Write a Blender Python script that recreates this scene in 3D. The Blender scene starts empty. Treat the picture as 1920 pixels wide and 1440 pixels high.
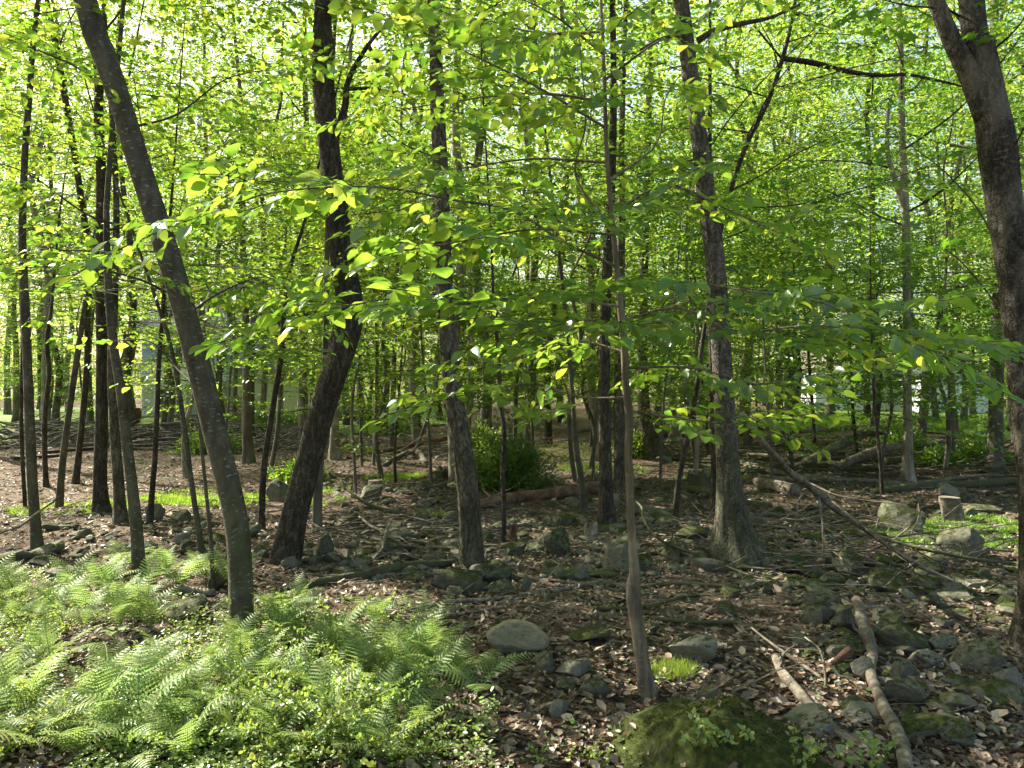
import bpy, math
import numpy as np

R = math.radians
sc = bpy.context.scene
# ------------------------------------------------------------------ camera, sky, sun, exposure
F = 1400.0            # focal length in pixels of the 1920 px wide photograph
CX, CY, CAMZ = 960.0, 720.0, 1.6
cam_d = bpy.data.cameras.new("camera")
cam_d.lens = 36.0 * F / 1920.0
cam_d.sensor_width = 36.0
cam_d.clip_start = 0.05
cam_d.clip_end = 2000
cam = bpy.data.objects.new("camera", cam_d)
cam.location = (0, 0, CAMZ)
cam.rotation_euler = (R(90), 0, 0)
sc.collection.objects.link(cam)
sc.camera = cam

SUN_AZ = 55.0        # degrees to the left of the view direction
SUN_EL = 40.0
world = bpy.data.worlds.new("World")
sc.world = world
world.use_nodes = True
wn = world.node_tree
bg = wn.nodes["Background"]
sky = wn.nodes.new("ShaderNodeTexSky")
sky.sky_type = 'NISHITA'
sky.sun_disc = False
sky.sun_elevation = R(SUN_EL)
sky.sun_rotation = R(-SUN_AZ)
sky.air_density = 1.3
sky.dust_density = 4.0
sky.ozone_density = 1.0
wn.links.new(sky.outputs[0], bg.inputs[0])
bg.inputs[1].default_value = 0.08
SUNV = np.array([-math.sin(R(SUN_AZ)) * math.cos(R(SUN_EL)), math.cos(R(SUN_AZ)) * math.cos(R(SUN_EL)), math.sin(R(SUN_EL))])
sun_d = bpy.data.lights.new("sun", 'SUN')
sun_d.energy = 5.0
sun_d.angle = R(0.53)
sun_d.color = (1.0, 0.93, 0.80)
sun = bpy.data.objects.new("sun", sun_d)
from mathutils import Vector
sun.rotation_euler = Vector(SUNV).to_track_quat('Z', 'Y').to_euler()
sun.location = (-20, 15, 25)
sc.collection.objects.link(sun)

sc.view_settings.view_transform = 'Standard'
sc.view_settings.look = 'None'
sc.view_settings.exposure = 2.2
sc.view_settings.gamma = 1.0
sc.view_settings.use_curve_mapping = False
sc.render.engine = 'CYCLES'
cy = sc.cycles
cy.max_bounces = 7
cy.diffuse_bounces = 4
cy.glossy_bounces = 2
cy.transmission_bounces = 5
cy.transparent_max_bounces = 4
cy.caustics_reflective = False
cy.caustics_refractive = False
cy.sample_clamp_indirect = 6.0
cy.use_adaptive_sampling = True
cy.adaptive_threshold = 0.02
try:
    cy.use_denoising = True
    cy.denoiser = 'OPENIMAGEDENOISE'
    cy.denoising_input_passes = 'RGB_ALBEDO_NORMAL'
    cy.denoising_prefilter = 'ACCURATE'
except Exception:
    pass
sc.render.use_persistent_data = False

# ------------------------------------------------------------------ noise, projection, terrain
rng = np.random.default_rng(7)

def _h(ix, iy, iz, seed):
    n = (ix.astype(np.int64) * 374761393 + iy.astype(np.int64) * 668265263 + iz.astype(np.int64) * 2147483647 + seed * 1274126177) & 0xFFFFFFFF
    n = ((n ^ (n >> 13)) * 1274126177) & 0xFFFFFFFF
    n = (n ^ (n >> 16)) & 0xFFFFFFFF
    n = ((n ^ (n >> 15)) * 2246822519) & 0xFFFFFFFF
    return (n ^ (n >> 13)) / 4294967295.0

def vnoise(P, seed=0):
    """value noise in -1..1 for an (n,3) array"""
    P = np.asarray(P, float)
    i = np.floor(P).astype(np.int64)
    f = P - i
    f = f * f * (3 - 2 * f)
    out = 0
    for dx in (0, 1):
        wx = f[:, 0] if dx else 1 - f[:, 0]
        for dy in (0, 1):
            wy = f[:, 1] if dy else 1 - f[:, 1]
            for dz in (0, 1):
                wz = f[:, 2] if dz else 1 - f[:, 2]
                out = out + wx * wy * wz * _h(i[:, 0] + dx, i[:, 1] + dy, i[:, 2] + dz, seed)
    return out * 2 - 1

def terrain(x, y):
    x = np.atleast_1d(np.asarray(x, float)); y = np.atleast_1d(np.asarray(y, float))
    P = np.stack([x, y, np.zeros_like(x)], 1)
    h = 0.10 * vnoise(P / 3.1 + 11.3, 1) + 0.05 * vnoise(P / 1.1 + 3.7, 2) + 0.018 * vnoise(P / 0.34, 3)
    fade = np.clip((30 - y) / 12.0, 0.25, 1)
    h = h * fade
    return h

def tz(x, y):
    return float(terrain(x, y)[0])

def ground_at(px, py):
    """the point of the ground seen at a photograph pixel"""
    a = (px - CX) / F; b = (py - CY) / F
    d = CAMZ / max(b, 0.01)
    for _ in range(12):
        d2 = (CAMZ - tz(a * d, d)) / max(b, 0.01)
        d = 0.5 * d + 0.5 * d2
    return np.array([a * d, d, tz(a * d, d)])

def at(px, py, d):
    return np.array([(px - CX) / F * d, d, CAMZ - (py - CY) / F * d])

# ------------------------------------------------------------------ objects and meshes
COL = sc.collection
ALL_LABELS = {}

def thing(name, label, cat, loc=(0, 0, 0), group=None, rotz=0.0):
    o = bpy.data.objects.new(name, None)
    o.empty_display_size = 0.1
    o.location = [float(v) for v in loc]
    o.rotation_euler = (0, 0, rotz)
    COL.objects.link(o)
    tag(o, label, cat, group)
    return o

def tag(o, label=None, cat=None, group=None, kind=None):
    if label: o["label"] = label
    if cat: o["category"] = cat
    if group: o["group"] = group
    if kind: o["kind"] = kind
    return o

def mk_mesh(name, verts, faces, smooth=False):
    """faces: list of (k,m) int arrays"""
    me = bpy.data.meshes.new(name)
    verts = np.asarray(verts, np.float32)
    faces = [np.asarray(f, np.int32) for f in faces if len(f)]
    nl = sum(f.size for f in faces); nf = sum(len(f) for f in faces)
    me.vertices.add(len(verts)); me.vertices.foreach_set("co", verts.ravel())
    me.loops.add(nl); me.loops.foreach_set("vertex_index", np.concatenate([f.ravel() for f in faces]))
    tot = np.concatenate([np.full(len(f), f.shape[1], np.int32) for f in faces])
    start = np.concatenate([[0], np.cumsum(tot)[:-1]]).astype(np.int32)
    me.polygons.add(nf)
    me.polygons.foreach_set("loop_start", start)
    me.polygons.foreach_set("loop_total", tot)
    me.polygons.foreach_set("use_smooth", np.full(nf, smooth, bool))
    me.update(calc_edges=True)
    return me

def link(name, me, mat, parent=None, kind=None, loc=None):
    if mat is not None and not me.materials:
        me.materials.append(mat)
    o = bpy.data.objects.new(name, me)
    COL.objects.link(o)
    if parent is not None: o.parent = parent
    if loc is not None: o.location = [float(v) for v in loc]
    if kind: o["kind"] = kind
    return o

class Acc:
    def __init__(s): s.v = []; s.f = {}; s.n = 0
    def add(s, v, fs):
        v = np.asarray(v, float)
        for f in fs:
            f = np.asarray(f, np.int64)
            if f.size: s.f.setdefault(f.shape[1], []).append(f + s.n)
        s.v.append(v); s.n += len(v)
    def mesh(s, name, smooth=False, off=None):
        v = np.concatenate(s.v)
        if off is not None: v = v - np.asarray(off)
        return mk_mesh(name, v, [np.concatenate(x) for x in s.f.values()], smooth)

def nrm(a):
    return a / np.maximum(np.linalg.norm(a, axis=-1, keepdims=True), 1e-9)

def smooth_path(pts, n):
    """Catmull-Rom through rows of pts (k, m) -> (n, m)"""
    pts = np.asarray(pts, float)
    if len(pts) == 2:
        t = np.linspace(0, 1, n)[:, None]
        return pts[0] * (1 - t) + pts[1] * t
    P = np.vstack([2 * pts[0] - pts[1], pts, 2 * pts[-1] - pts[-2]])
    seg = np.linalg.norm(np.diff(pts[:, :3], axis=0), axis=1); cum = np.concatenate([[0], np.cumsum(seg)])
    s = np.linspace(0, cum[-1], n)
    k = np.clip(np.searchsorted(cum, s, side='right') - 1, 0, len(pts) - 2)
    t = ((s - cum[k]) / np.maximum(seg[k], 1e-9))[:, None]
    p0, p1, p2, p3 = P[k], P[k + 1], P[k + 2], P[k + 3]
    return 0.5 * (2 * p1 + (p2 - p0) * t + (2 * p0 - 5 * p1 + 4 * p2 - p3) * t ** 2 + (3 * p1 - p0 - 3 * p2 + p3) * t ** 3)

def tube(acc, path, rad, sides=8, disp=None, cap=True):
    """disp(theta, s, point) -> radius multiplier array"""
    path = np.asarray(path, float); n = len(path)
    T = nrm(np.gradient(path, axis=0))
    ref = np.array([0, 1.0, 0]) if abs(T[0][1]) < 0.8 else np.array([1.0, 0, 0])
    U = nrm(ref - T * (T @ ref)[:, None]); V = np.cross(T, U)
    th = np.linspace(0, 2 * np.pi, sides, endpoint=False)
    c, s_ = np.cos(th), np.sin(th)
    rad = np.asarray(rad, float)
    rr = np.repeat(rad[:, None], sides, 1)
    if disp is not None:
        arc = np.concatenate([[0], np.cumsum(np.linalg.norm(np.diff(path, axis=0), axis=1))])
        TH, S = np.meshgrid(th, arc)
        rr = rr * disp(TH.ravel(), S.ravel(), np.repeat(rad, sides)).reshape(n, sides)
    v = path[:, None, :] + rr[..., None] * (U[:, None, :] * c[None, :, None] + V[:, None, :] * s_[None, :, None])
    v = v.reshape(-1, 3)
    i = np.arange(n - 1)[:, None] * sides; j = np.arange(sides)[None, :]
    j2 = (j + 1) % sides
    q = np.stack([i + j, i + j2, i + sides + j2, i + sides + j], -1).reshape(-1, 4)
    fs = [q]
    if cap:
        v = np.vstack([v, path[0] , path[-1]])
        b = n * sides
        jj = np.arange(sides); jj2 = (jj + 1) % sides
        fs.append(np.stack([jj2, jj, np.full(sides, b)], 1))
        fs.append(np.stack([(n - 1) * sides + jj, (n - 1) * sides + jj2, np.full(sides, b + 1)], 1))
    acc.add(v, fs)

def segs(acc, P0, P1, r0, r1, sides=3):
    P0 = np.asarray(P0, float); P1 = np.asarray(P1, float)
    if len(P0) == 0: return
    T = nrm(P1 - P0)
    ref = np.where(np.abs(T[:, 2:3]) > 0.9, np.array([[1.0, 0, 0]]), np.array([[0, 0, 1.0]]))
    U = nrm(np.cross(T, ref)); V = np.cross(T, U)
    r0 = np.broadcast_to(np.asarray(r0, float), (len(P0),)); r1 = np.broadcast_to(np.asarray(r1, float), (len(P0),))
    th = np.linspace(0, 2 * np.pi, sides, endpoint=False)
    ring = U[:, None] * np.cos(th)[None, :, None] + V[:, None] * np.sin(th)[None, :, None]
    a = P0[:, None] + ring * r0[:, None, None]; b = P1[:, None] + ring * r1[:, None, None]
    v = np.concatenate([a, b], 1).reshape(-1, 3)
    base = np.arange(len(P0))[:, None] * 2 * sides; j = np.arange(sides)[None]; j2 = (j + 1) % sides
    q = np.stack([base + j, base + j2, base + sides + j2, base + sides + j], -1).reshape(-1, 4)
    acc.add(v, [q])

# ------------------------------------------------------------------ leaves
T_NEAR_V, T_NEAR_F = [], []
def _near():
    xs = [0.0, 0.10, 0.28, 0.50, 0.72, 0.90, 1.0]
    ws = [0.0, 0.13, 0.27, 0.31, 0.23, 0.09, 0.0]
    V = []; F_ = []
    for x in xs: V.append((x, 0, -0.16 * x * x))
    n = len(xs)
    for s in (1, -1):
        for k in range(1, n - 1):
            V.append((xs[k], s * ws[k], 0.10 * ws[k] / 0.31 - 0.16 * xs[k] ** 2 - 0.01 * (k % 2)))
    def side(s, k): return n + (0 if s > 0 else n - 2) + (k - 1)
    tris, quads = [], []
    for s in (1, -1):
        a = side(s, 1)
        tris.append((0, 1, a) if s > 0 else (0, a, 1))
        for k in range(1, n - 2):
            q = (k, k + 1, side(s, k + 1), side(s, k))
            quads.append(q if s > 0 else q[::-1])
        k = n - 2
        tris.append((k, n - 1, side(s, k)) if s > 0 else (side(s, k), n - 1, k))
    return np.array(V, float), [np.array(tris), np.array(quads)]
LEAF_NEAR = _near()
LEAF_MID = (np.array([(0, 0, 0), (0.32, 0.27, 0.06), (0.70, 0.22, 0.0), (1, 0, -0.14), (0.70, -0.22, 0.0), (0.32, -0.27, 0.06)], float),
            [np.array([(0, 1, 2, 3), (0, 3, 4, 5)][::-1])])
LEAF_FAR = (np.array([(0, 0, 0), (0.45, 0.34, 0.08), (1, 0, -0.08), (0.45, -0.34, 0.08)], float), [np.array([(0, 2, 1), (0, 3, 2)])])
def _maple():
    # five-lobed outline round a palm point
    ang = [-150, -118, -88, -62, -40, -20, 0, 20, 40, 62, 88, 118, 150]
    rad = [0.18, 0.42, 0.26, 0.60, 0.30, 0.42, 0.78, 0.42, 0.30, 0.60, 0.26, 0.42, 0.18]
    V = [(0.3, 0, 0.03)]
    for a, r in zip(ang, rad):
        V.append((0.3 + r * math.cos(R(a)), r * math.sin(R(a)), -0.12 * r * r - 0.02))
    tris = [(0, i, i + 1) for i in range(1, len(ang))]
    return np.array(V, float), [np.array(tris)]
LEAF_MAPLE = _maple()
LEAF_ROUND = (np.array([(0, 0, 0), (0.35, 0.28, 0.04), (0.8, 0.27, 0.0), (1, 0, -0.05), (0.8, -0.27, 0.0), (0.35, -0.28, 0.04)], float),
              [np.array([(0, 1, 2, 3), (0, 3, 4, 5)])])

LEAF_LOBE = (np.array([(0, 0, 0), (0.30, 0.46, 0.0), (0.50, 0.17, 0.05), (1, 0, -0.12), (0.50, -0.17, 0.05), (0.30, -0.46, 0.0)], float),
             [np.array([(0, 3, 2), (0, 2, 1), (0, 4, 3), (0, 5, 4)])])
def leaves_geo(acc, L, tmpl):
    P, D, N, S = L
    if len(P) == 0: return
    tv, tf = tmpl
    D = nrm(D); B = nrm(np.cross(N, D)); N = np.cross(D, B)
    v = P[:, None] + S[:, None, None] * (D[:, None] * tv[None, :, 0:1] + B[:, None] * tv[None, :, 1:2] + N[:, None] * tv[None, :, 2:3])
    k = len(tv); base = np.arange(len(P))[:, None, None] * k
    fs = [(f[None] + base).reshape(-1, f.shape[1]) for f in tf]
    acc.add(v.reshape(-1, 3), fs)

def catL(Ls):
    Ls = [l for l in Ls if len(l[0])]
    return tuple(np.concatenate([l[i] for l in Ls]) for i in range(4))

def spray_proto(rg, length, leaf, spacing=0.62, width=0.45, droop=0.10):
    """a flat beech-like spray along +X; returns leaves and twig segments"""
    P, D, N, S = [], [], [], []
    W0, W1 = [], []
    nt = max(3, int(length / (leaf * 1.15)))
    axis_pts = lambda t: np.array([t * length, 0.04 * length * math.sin(t * 5 + ph), -droop * length * t * t])
    ph = rg.uniform(0, 6)
    last = axis_pts(0)
    for i in range(1, 9):
        p = axis_pts(i / 8); W0.append(last); W1.append(p); last = p
    for i in range(nt):
        t = 0.12 + 0.88 * (i + 0.5) / nt
        side = 1 if i % 2 else -1
        a = side * R(rg.uniform(38, 62)) * (1 - 0.5 * t)
        ll = length * width * (1.05 - t) * rg.uniform(0.7, 1.2) + leaf * 0.9
        o = axis_pts(t); d = np.array([math.cos(a), math.sin(a), rg.uniform(-0.15, 0.12)]); d /= np.linalg.norm(d)
        nl = max(2, int(ll / (leaf * spacing)))
        W0.append(o); W1.append(o + d * ll)
        for k in range(nl):
            u = (k + 0.6) / nl
            p = o + d * ll * u + np.array([0, 0, -0.08 * ll * u * u])
            s2 = 1 if k % 2 else -1
            a2 = s2 * R(rg.uniform(30, 65)) if k < nl - 1 else R(rg.uniform(-12, 12))
            dd = np.array([d[0] * math.cos(a2) - d[1] * math.sin(a2), d[0] * math.sin(a2) + d[1] * math.cos(a2), rg.uniform(-0.55, 0.05)])
            nn = np.array([rg.normal(0, 0.42), rg.normal(0, 0.42), 1.0])
            P.append(p); D.append(dd); N.append(nn); S.append(leaf * rg.uniform(0.6, 1.15))
    return (np.array(P), nrm(np.array(D)), nrm(np.array(N)), np.array(S)), (np.array(W0), np.array(W1))

def frame(dirs, roll, rg):
    """rotation matrices whose X is dirs and Z mostly up"""
    X = nrm(dirs); up = np.array([0, 0, 1.0])[None] + rg.normal(0, roll, X.shape)
    Y = nrm(np.cross(up, X)); Z = np.cross(X, Y)
    return np.stack([X, Y, Z], -1)      # (n,3,3) columns

def place_sprays(protos, org, dirs, rg, roll=0.18, scale=None):
    """scatter spray prototypes; returns leaves, twig segments"""
    M = frame(dirs, roll, rg); n = len(org)
    which = rg.integers(0, len(protos), n)
    sc_ = np.ones(n) if scale is None else scale
    Ls, A, B = [], [], []
    for k, (L, W) in enumerate(protos):
        idx = np.where(which == k)[0]
        if len(idx) == 0: continue
        m = M[idx]; s = sc_[idx]
        P = np.einsum('nij,pj->npi', m, L[0]) * s[:, None, None] + org[idx][:, None]
        D = np.einsum('nij,pj->npi', m, L[1]); N = np.einsum('nij,pj->npi', m, L[2])
        S = np.broadcast_to(L[3], (len(idx), len(L[3])))
        S = S * rg.uniform(0.8, 1.15, S.shape)
        Ls.append((P.reshape(-1, 3), D.reshape(-1, 3), N.reshape(-1, 3), S.ravel()))
        A.append((np.einsum('nij,pj->npi', m, W[0]) * s[:, None, None] + org[idx][:, None]).reshape(-1, 3))
        B.append((np.einsum('nij,pj->npi', m, W[1]) * s[:, None, None] + org[idx][:, None]).reshape(-1, 3))
    return catL(Ls), (np.concatenate(A), np.concatenate(B))

# where the photograph's ground is in sun: ellipses (px, py, rx, ry, openness)
LIT = [(430, 1300, 420, 130, 0.93), (150, 1100, 230, 60, 0.9), (620, 1180, 200, 80, 0.85), (700, 1330, 230, 110, 0.9),
       (900, 1405, 170, 40, 0.8), (1180, 1265, 110, 45, 0.8), (1130, 1390, 90, 30, 0.7), (1545, 1300, 110, 75, 0.85),
       (1480, 1240, 50, 30, 0.6), (1800, 1145, 110, 32, 0.8), (1420, 1085, 60, 14, 0.5), (1700, 1270, 60, 40, 0.5),
       (760, 868, 220, 20, 0.95), (1240, 872, 220, 30, 0.95), (1520, 850, 240, 34, 0.9), (130, 925, 200, 22, 0.8),
       (400, 930, 120, 16, 0.95), (620, 935, 110, 18, 0.9), (1800, 890, 130, 16, 0.9), (1790, 1010, 150, 55, 0.97), (1265, 1278, 50, 20, 0.95),
       (1040, 870, 110, 30, 0.8), (980, 1000, 40, 12, 0.5), (860, 1030, 60, 12, 0.6), (300, 1010, 60, 14, 0.5), (1300, 990, 70, 12, 0.5),
       (1600, 940, 220, 14, 0.6), (1690, 1210, 90, 30, 0.5), (1620, 830, 300, 25, .8), (200, 800, 400, 45, 0.95), (480, 1425, 430, 60, 0.9)]

def lit_filter(L, rg, strength=1.0):  # foliage thinned along the sun's path to open sun patches on the ground
    P = L[0]
    t = np.clip(P[:, 2] - 0.15, 0, 99) / SUNV[2]
    G = P - SUNV[None] * t[:, None]
    ok = G[:, 1] > 1.5
    y = np.maximum(G[:, 1], 1.5)
    px = CX + F * G[:, 0] / y; py = CY + F * CAMZ / y
    wob = vnoise(np.stack([G[:, 0] * 2.3, G[:, 1] * 2.3, np.zeros(len(P))], 1), 9) * 0.45
    keep = np.ones(len(P), bool)
    for (cx, cyy, rx, ry, op) in LIT:
        inside = ((px - cx) / rx) ** 2 + ((py - cyy) / ry) ** 2 < (1 + wob)
        keep &= ~(inside & ok & (rg.random(len(P)) < (1 - (1 - op) * 0.3) * strength))
    fle = vnoise(np.stack([G[:, 0] * 1.15, G[:, 1] * 0.8, np.zeros(len(P))], 1), 19) + 0.6 * vnoise(np.stack([G[:, 0] * 3.6, G[:, 1] * 3.0, np.zeros(len(P))], 1), 23)
    far_ = np.clip((G[:, 1] - 8) / 12, 0, 1) * 0.35
    keep &= ~((fle > 0.50 - far_) & ok & (rg.random(len(P)) < 0.93 * strength))
    return tuple(a[keep] for a in L)

# ------------------------------------------------------------------ materials
def new_mat(name):
    m = bpy.data.materials.new(name); m.use_nodes = True
    nt = m.node_tree; nt.nodes.clear()
    out = nt.nodes.new("ShaderNodeOutputMaterial")
    return m, nt, out

def N(nt, kind, **kw):
    n = nt.nodes.new(kind)
    for k, v in kw.items():
        if k.startswith("i_"):
            key = k[2:]
            n.inputs[int(key) if key.isdigit() else key.replace("_", " ")].default_value = v
        else:
            setattr(n, k, v)
    return n

def ramp(nt, fac, stops, interp='LINEAR'):
    r = nt.nodes.new("ShaderNodeValToRGB")
    r.color_ramp.interpolation = interp
    el = r.color_ramp.elements
    while len(el) > 1: el.remove(el[-1])
    el[0].position = stops[0][0]; el[0].color = (*stops[0][1], 1)
    for p, c in stops[1:]:
        e = el.new(p); e.color = (*c, 1)
    nt.links.new(fac, r.inputs[0])
    return r.outputs[0]

def mixc(nt, fac, a, b, mode='MIX'):
    m = nt.nodes.new("ShaderNodeMix"); m.data_type = 'RGBA'; m.blend_type = mode
    for sock, val in ((m.inputs[0], fac), (m.inputs[6], a), (m.inputs[7], b)):
        if hasattr(val, "links"): nt.links.new(val, sock)
        elif isinstance(val, tuple): sock.default_value = (*val, 1)
        else: sock.default_value = val
    return m.outputs[2]

def leaf_mat(name, cols, trans_cols, trans=0.5, gloss=0.06, rough=0.38):
    m, nt, out = new_mat(name)
    g = N(nt, "ShaderNodeNewGeometry")
    tex = N(nt, "ShaderNodeTexCoord")
    oi = N(nt, "ShaderNodeObjectInfo")
    c1 = ramp(nt, g.outputs["Random Per Island"], cols)
    c2 = ramp(nt, g.outputs["Random Per Island"], trans_cols)
    hs = N(nt, "ShaderNodeHueSaturation")
    ma = N(nt, "ShaderNodeMapRange", i_3=0.485, i_4=0.512)
    nt.links.new(oi.outputs["Random"], ma.inputs[0]); nt.links.new(ma.outputs[0], hs.inputs["Hue"])
    nt.links.new(c1, hs.inputs["Color"])
    d = N(nt, "ShaderNodeBsdfDiffuse"); nt.links.new(hs.outputs[0], d.inputs[0])
    t = N(nt, "ShaderNodeBsdfTranslucent")
    hs2 = N(nt, "ShaderNodeHueSaturation"); nt.links.new(ma.outputs[0], hs2.inputs["Hue"]); nt.links.new(c2, hs2.inputs["Color"])
    nt.links.new(hs2.outputs[0], t.inputs[0])
    mx = N(nt, "ShaderNodeMixShader", i_0=trans); nt.links.new(d.outputs[0], mx.inputs[1]); nt.links.new(t.outputs[0], mx.inputs[2])
    gl = N(nt, "ShaderNodeBsdfGlossy", i_Roughness=rough); gl.inputs[0].default_value = (0.9, 1, 0.9, 1)
    mx2 = N(nt, "ShaderNodeMixShader", i_0=gloss); nt.links.new(mx.outputs[0], mx2.inputs[1]); nt.links.new(gl.outputs[0], mx2.inputs[2])
    nt.links.new(mx2.outputs[0], out.inputs[0])
    return m

M = {}
M['leaf_canopy'] = leaf_mat("canopy_leaf", [(0, (0.05, 0.095, 0.012)), (0.6, (0.085, 0.14, 0.016)), (1, (0.12, 0.17, 0.02))],
                            [(0, (0.15, 0.30, 0.02)), (0.6, (0.33, 0.49, 0.04)), (1, (0.54, 0.62, 0.07))], 0.56, 0.04)
M['leaf_far'] = leaf_mat("far_leaf", [(0, (0.055, 0.105, 0.014)), (0.6, (0.09, 0.15, 0.018)), (1, (0.12, 0.18, 0.022))],
                         [(0, (0.18, 0.34, 0.03)), (0.6, (0.38, 0.53, 0.06)), (1, (0.58, 0.66, 0.09))], 0.57, 0.03)
M['leaf_beech'] = leaf_mat("beech_leaf", [(0, (0.045, 0.12, 0.014)), (0.7, (0.07, 0.16, 0.018)), (1, (0.11, 0.20, 0.02))],
                           [(0, (0.15, 0.36, 0.03)), (0.6, (0.31, 0.52, 0.045)), (1, (0.52, 0.63, 0.07))], 0.55, 0.06, 0.3)
M['leaf_under'] = leaf_mat("understory_leaf", [(0, (0.03, 0.085, 0.012)), (0.7, (0.055, 0.13, 0.016)), (1, (0.09, 0.17, 0.02))],
                           [(0, (0.12, 0.28, 0.02)), (0.6, (0.28, 0.47, 0.035)), (1, (0.48, 0.59, 0.06))], 0.53, 0.05)
M['leaf_maple'] = leaf_mat("maple_leaf", [(0, (0.03, 0.09, 0.015)), (1, (0.06, 0.14, 0.02))],
                           [(0, (0.10, 0.28, 0.02)), (1, (0.2, 0.40, 0.02))], 0.45, 0.07)
M['fern'] = leaf_mat("fern_frond", [(0, (0.12, 0.185, 0.045)), (0.9, (0.18, 0.25, 0.08)), (1, (0.25, 0.22, 0.09))],
                     [(0, (0.26, 0.42, 0.09)), (1, (0.38, 0.50, 0.13))], 0.38, 0.03, 0.5)
M['barberry'] = leaf_mat("barberry_leaf", [(0, (0.15, 0.24, 0.06)), (1, (0.25, 0.34, 0.11))],
                         [(0, (0.30, 0.44, 0.05)), (1, (0.46, 0.55, 0.08))], 0.45, 0.05, 0.4)
M['bush'] = leaf_mat("bush_leaf", [(0, (0.05, 0.11, 0.02)), (1, (0.10, 0.18, 0.035))],
                     [(0, (0.16, 0.34, 0.03)), (1, (0.34, 0.50, 0.06))], 0.42, 0.05)
M['grass'] = leaf_mat("grass_blade", [(0, (0.07, 0.15, 0.015)), (1, (0.13, 0.22, 0.03))],
                      [(0, (0.25, 0.45, 0.03)), (1, (0.42, 0.55, 0.05))], 0.45, 0.04)
M['mossblade'] = leaf_mat("moss_tuft", [(0, (0.010, 0.015, 0.003)), (0.6, (0.028, 0.036, 0.006)), (1, (0.09, 0.10, 0.015))],
                          [(0, (0.05, 0.08, 0.01)), (1, (0.2, 0.22, 0.02))], 0.3, 0.01)
M['litter'] = leaf_mat("dead_leaf", [(0, (0.035, 0.022, 0.013)), (0.3, (0.085, 0.055, 0.034)), (0.6, (0.15, 0.108, 0.072)), (0.85, (0.25, 0.18, 0.122)), (0.95, (0.37, 0.265, 0.185)), (1, (0.46, 0.36, 0.26))],
                       [(0, (0.05, 0.03, 0.015)), (1, (0.30, 0.17, 0.08))], 0.12, 0.05, 0.5)

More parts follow.
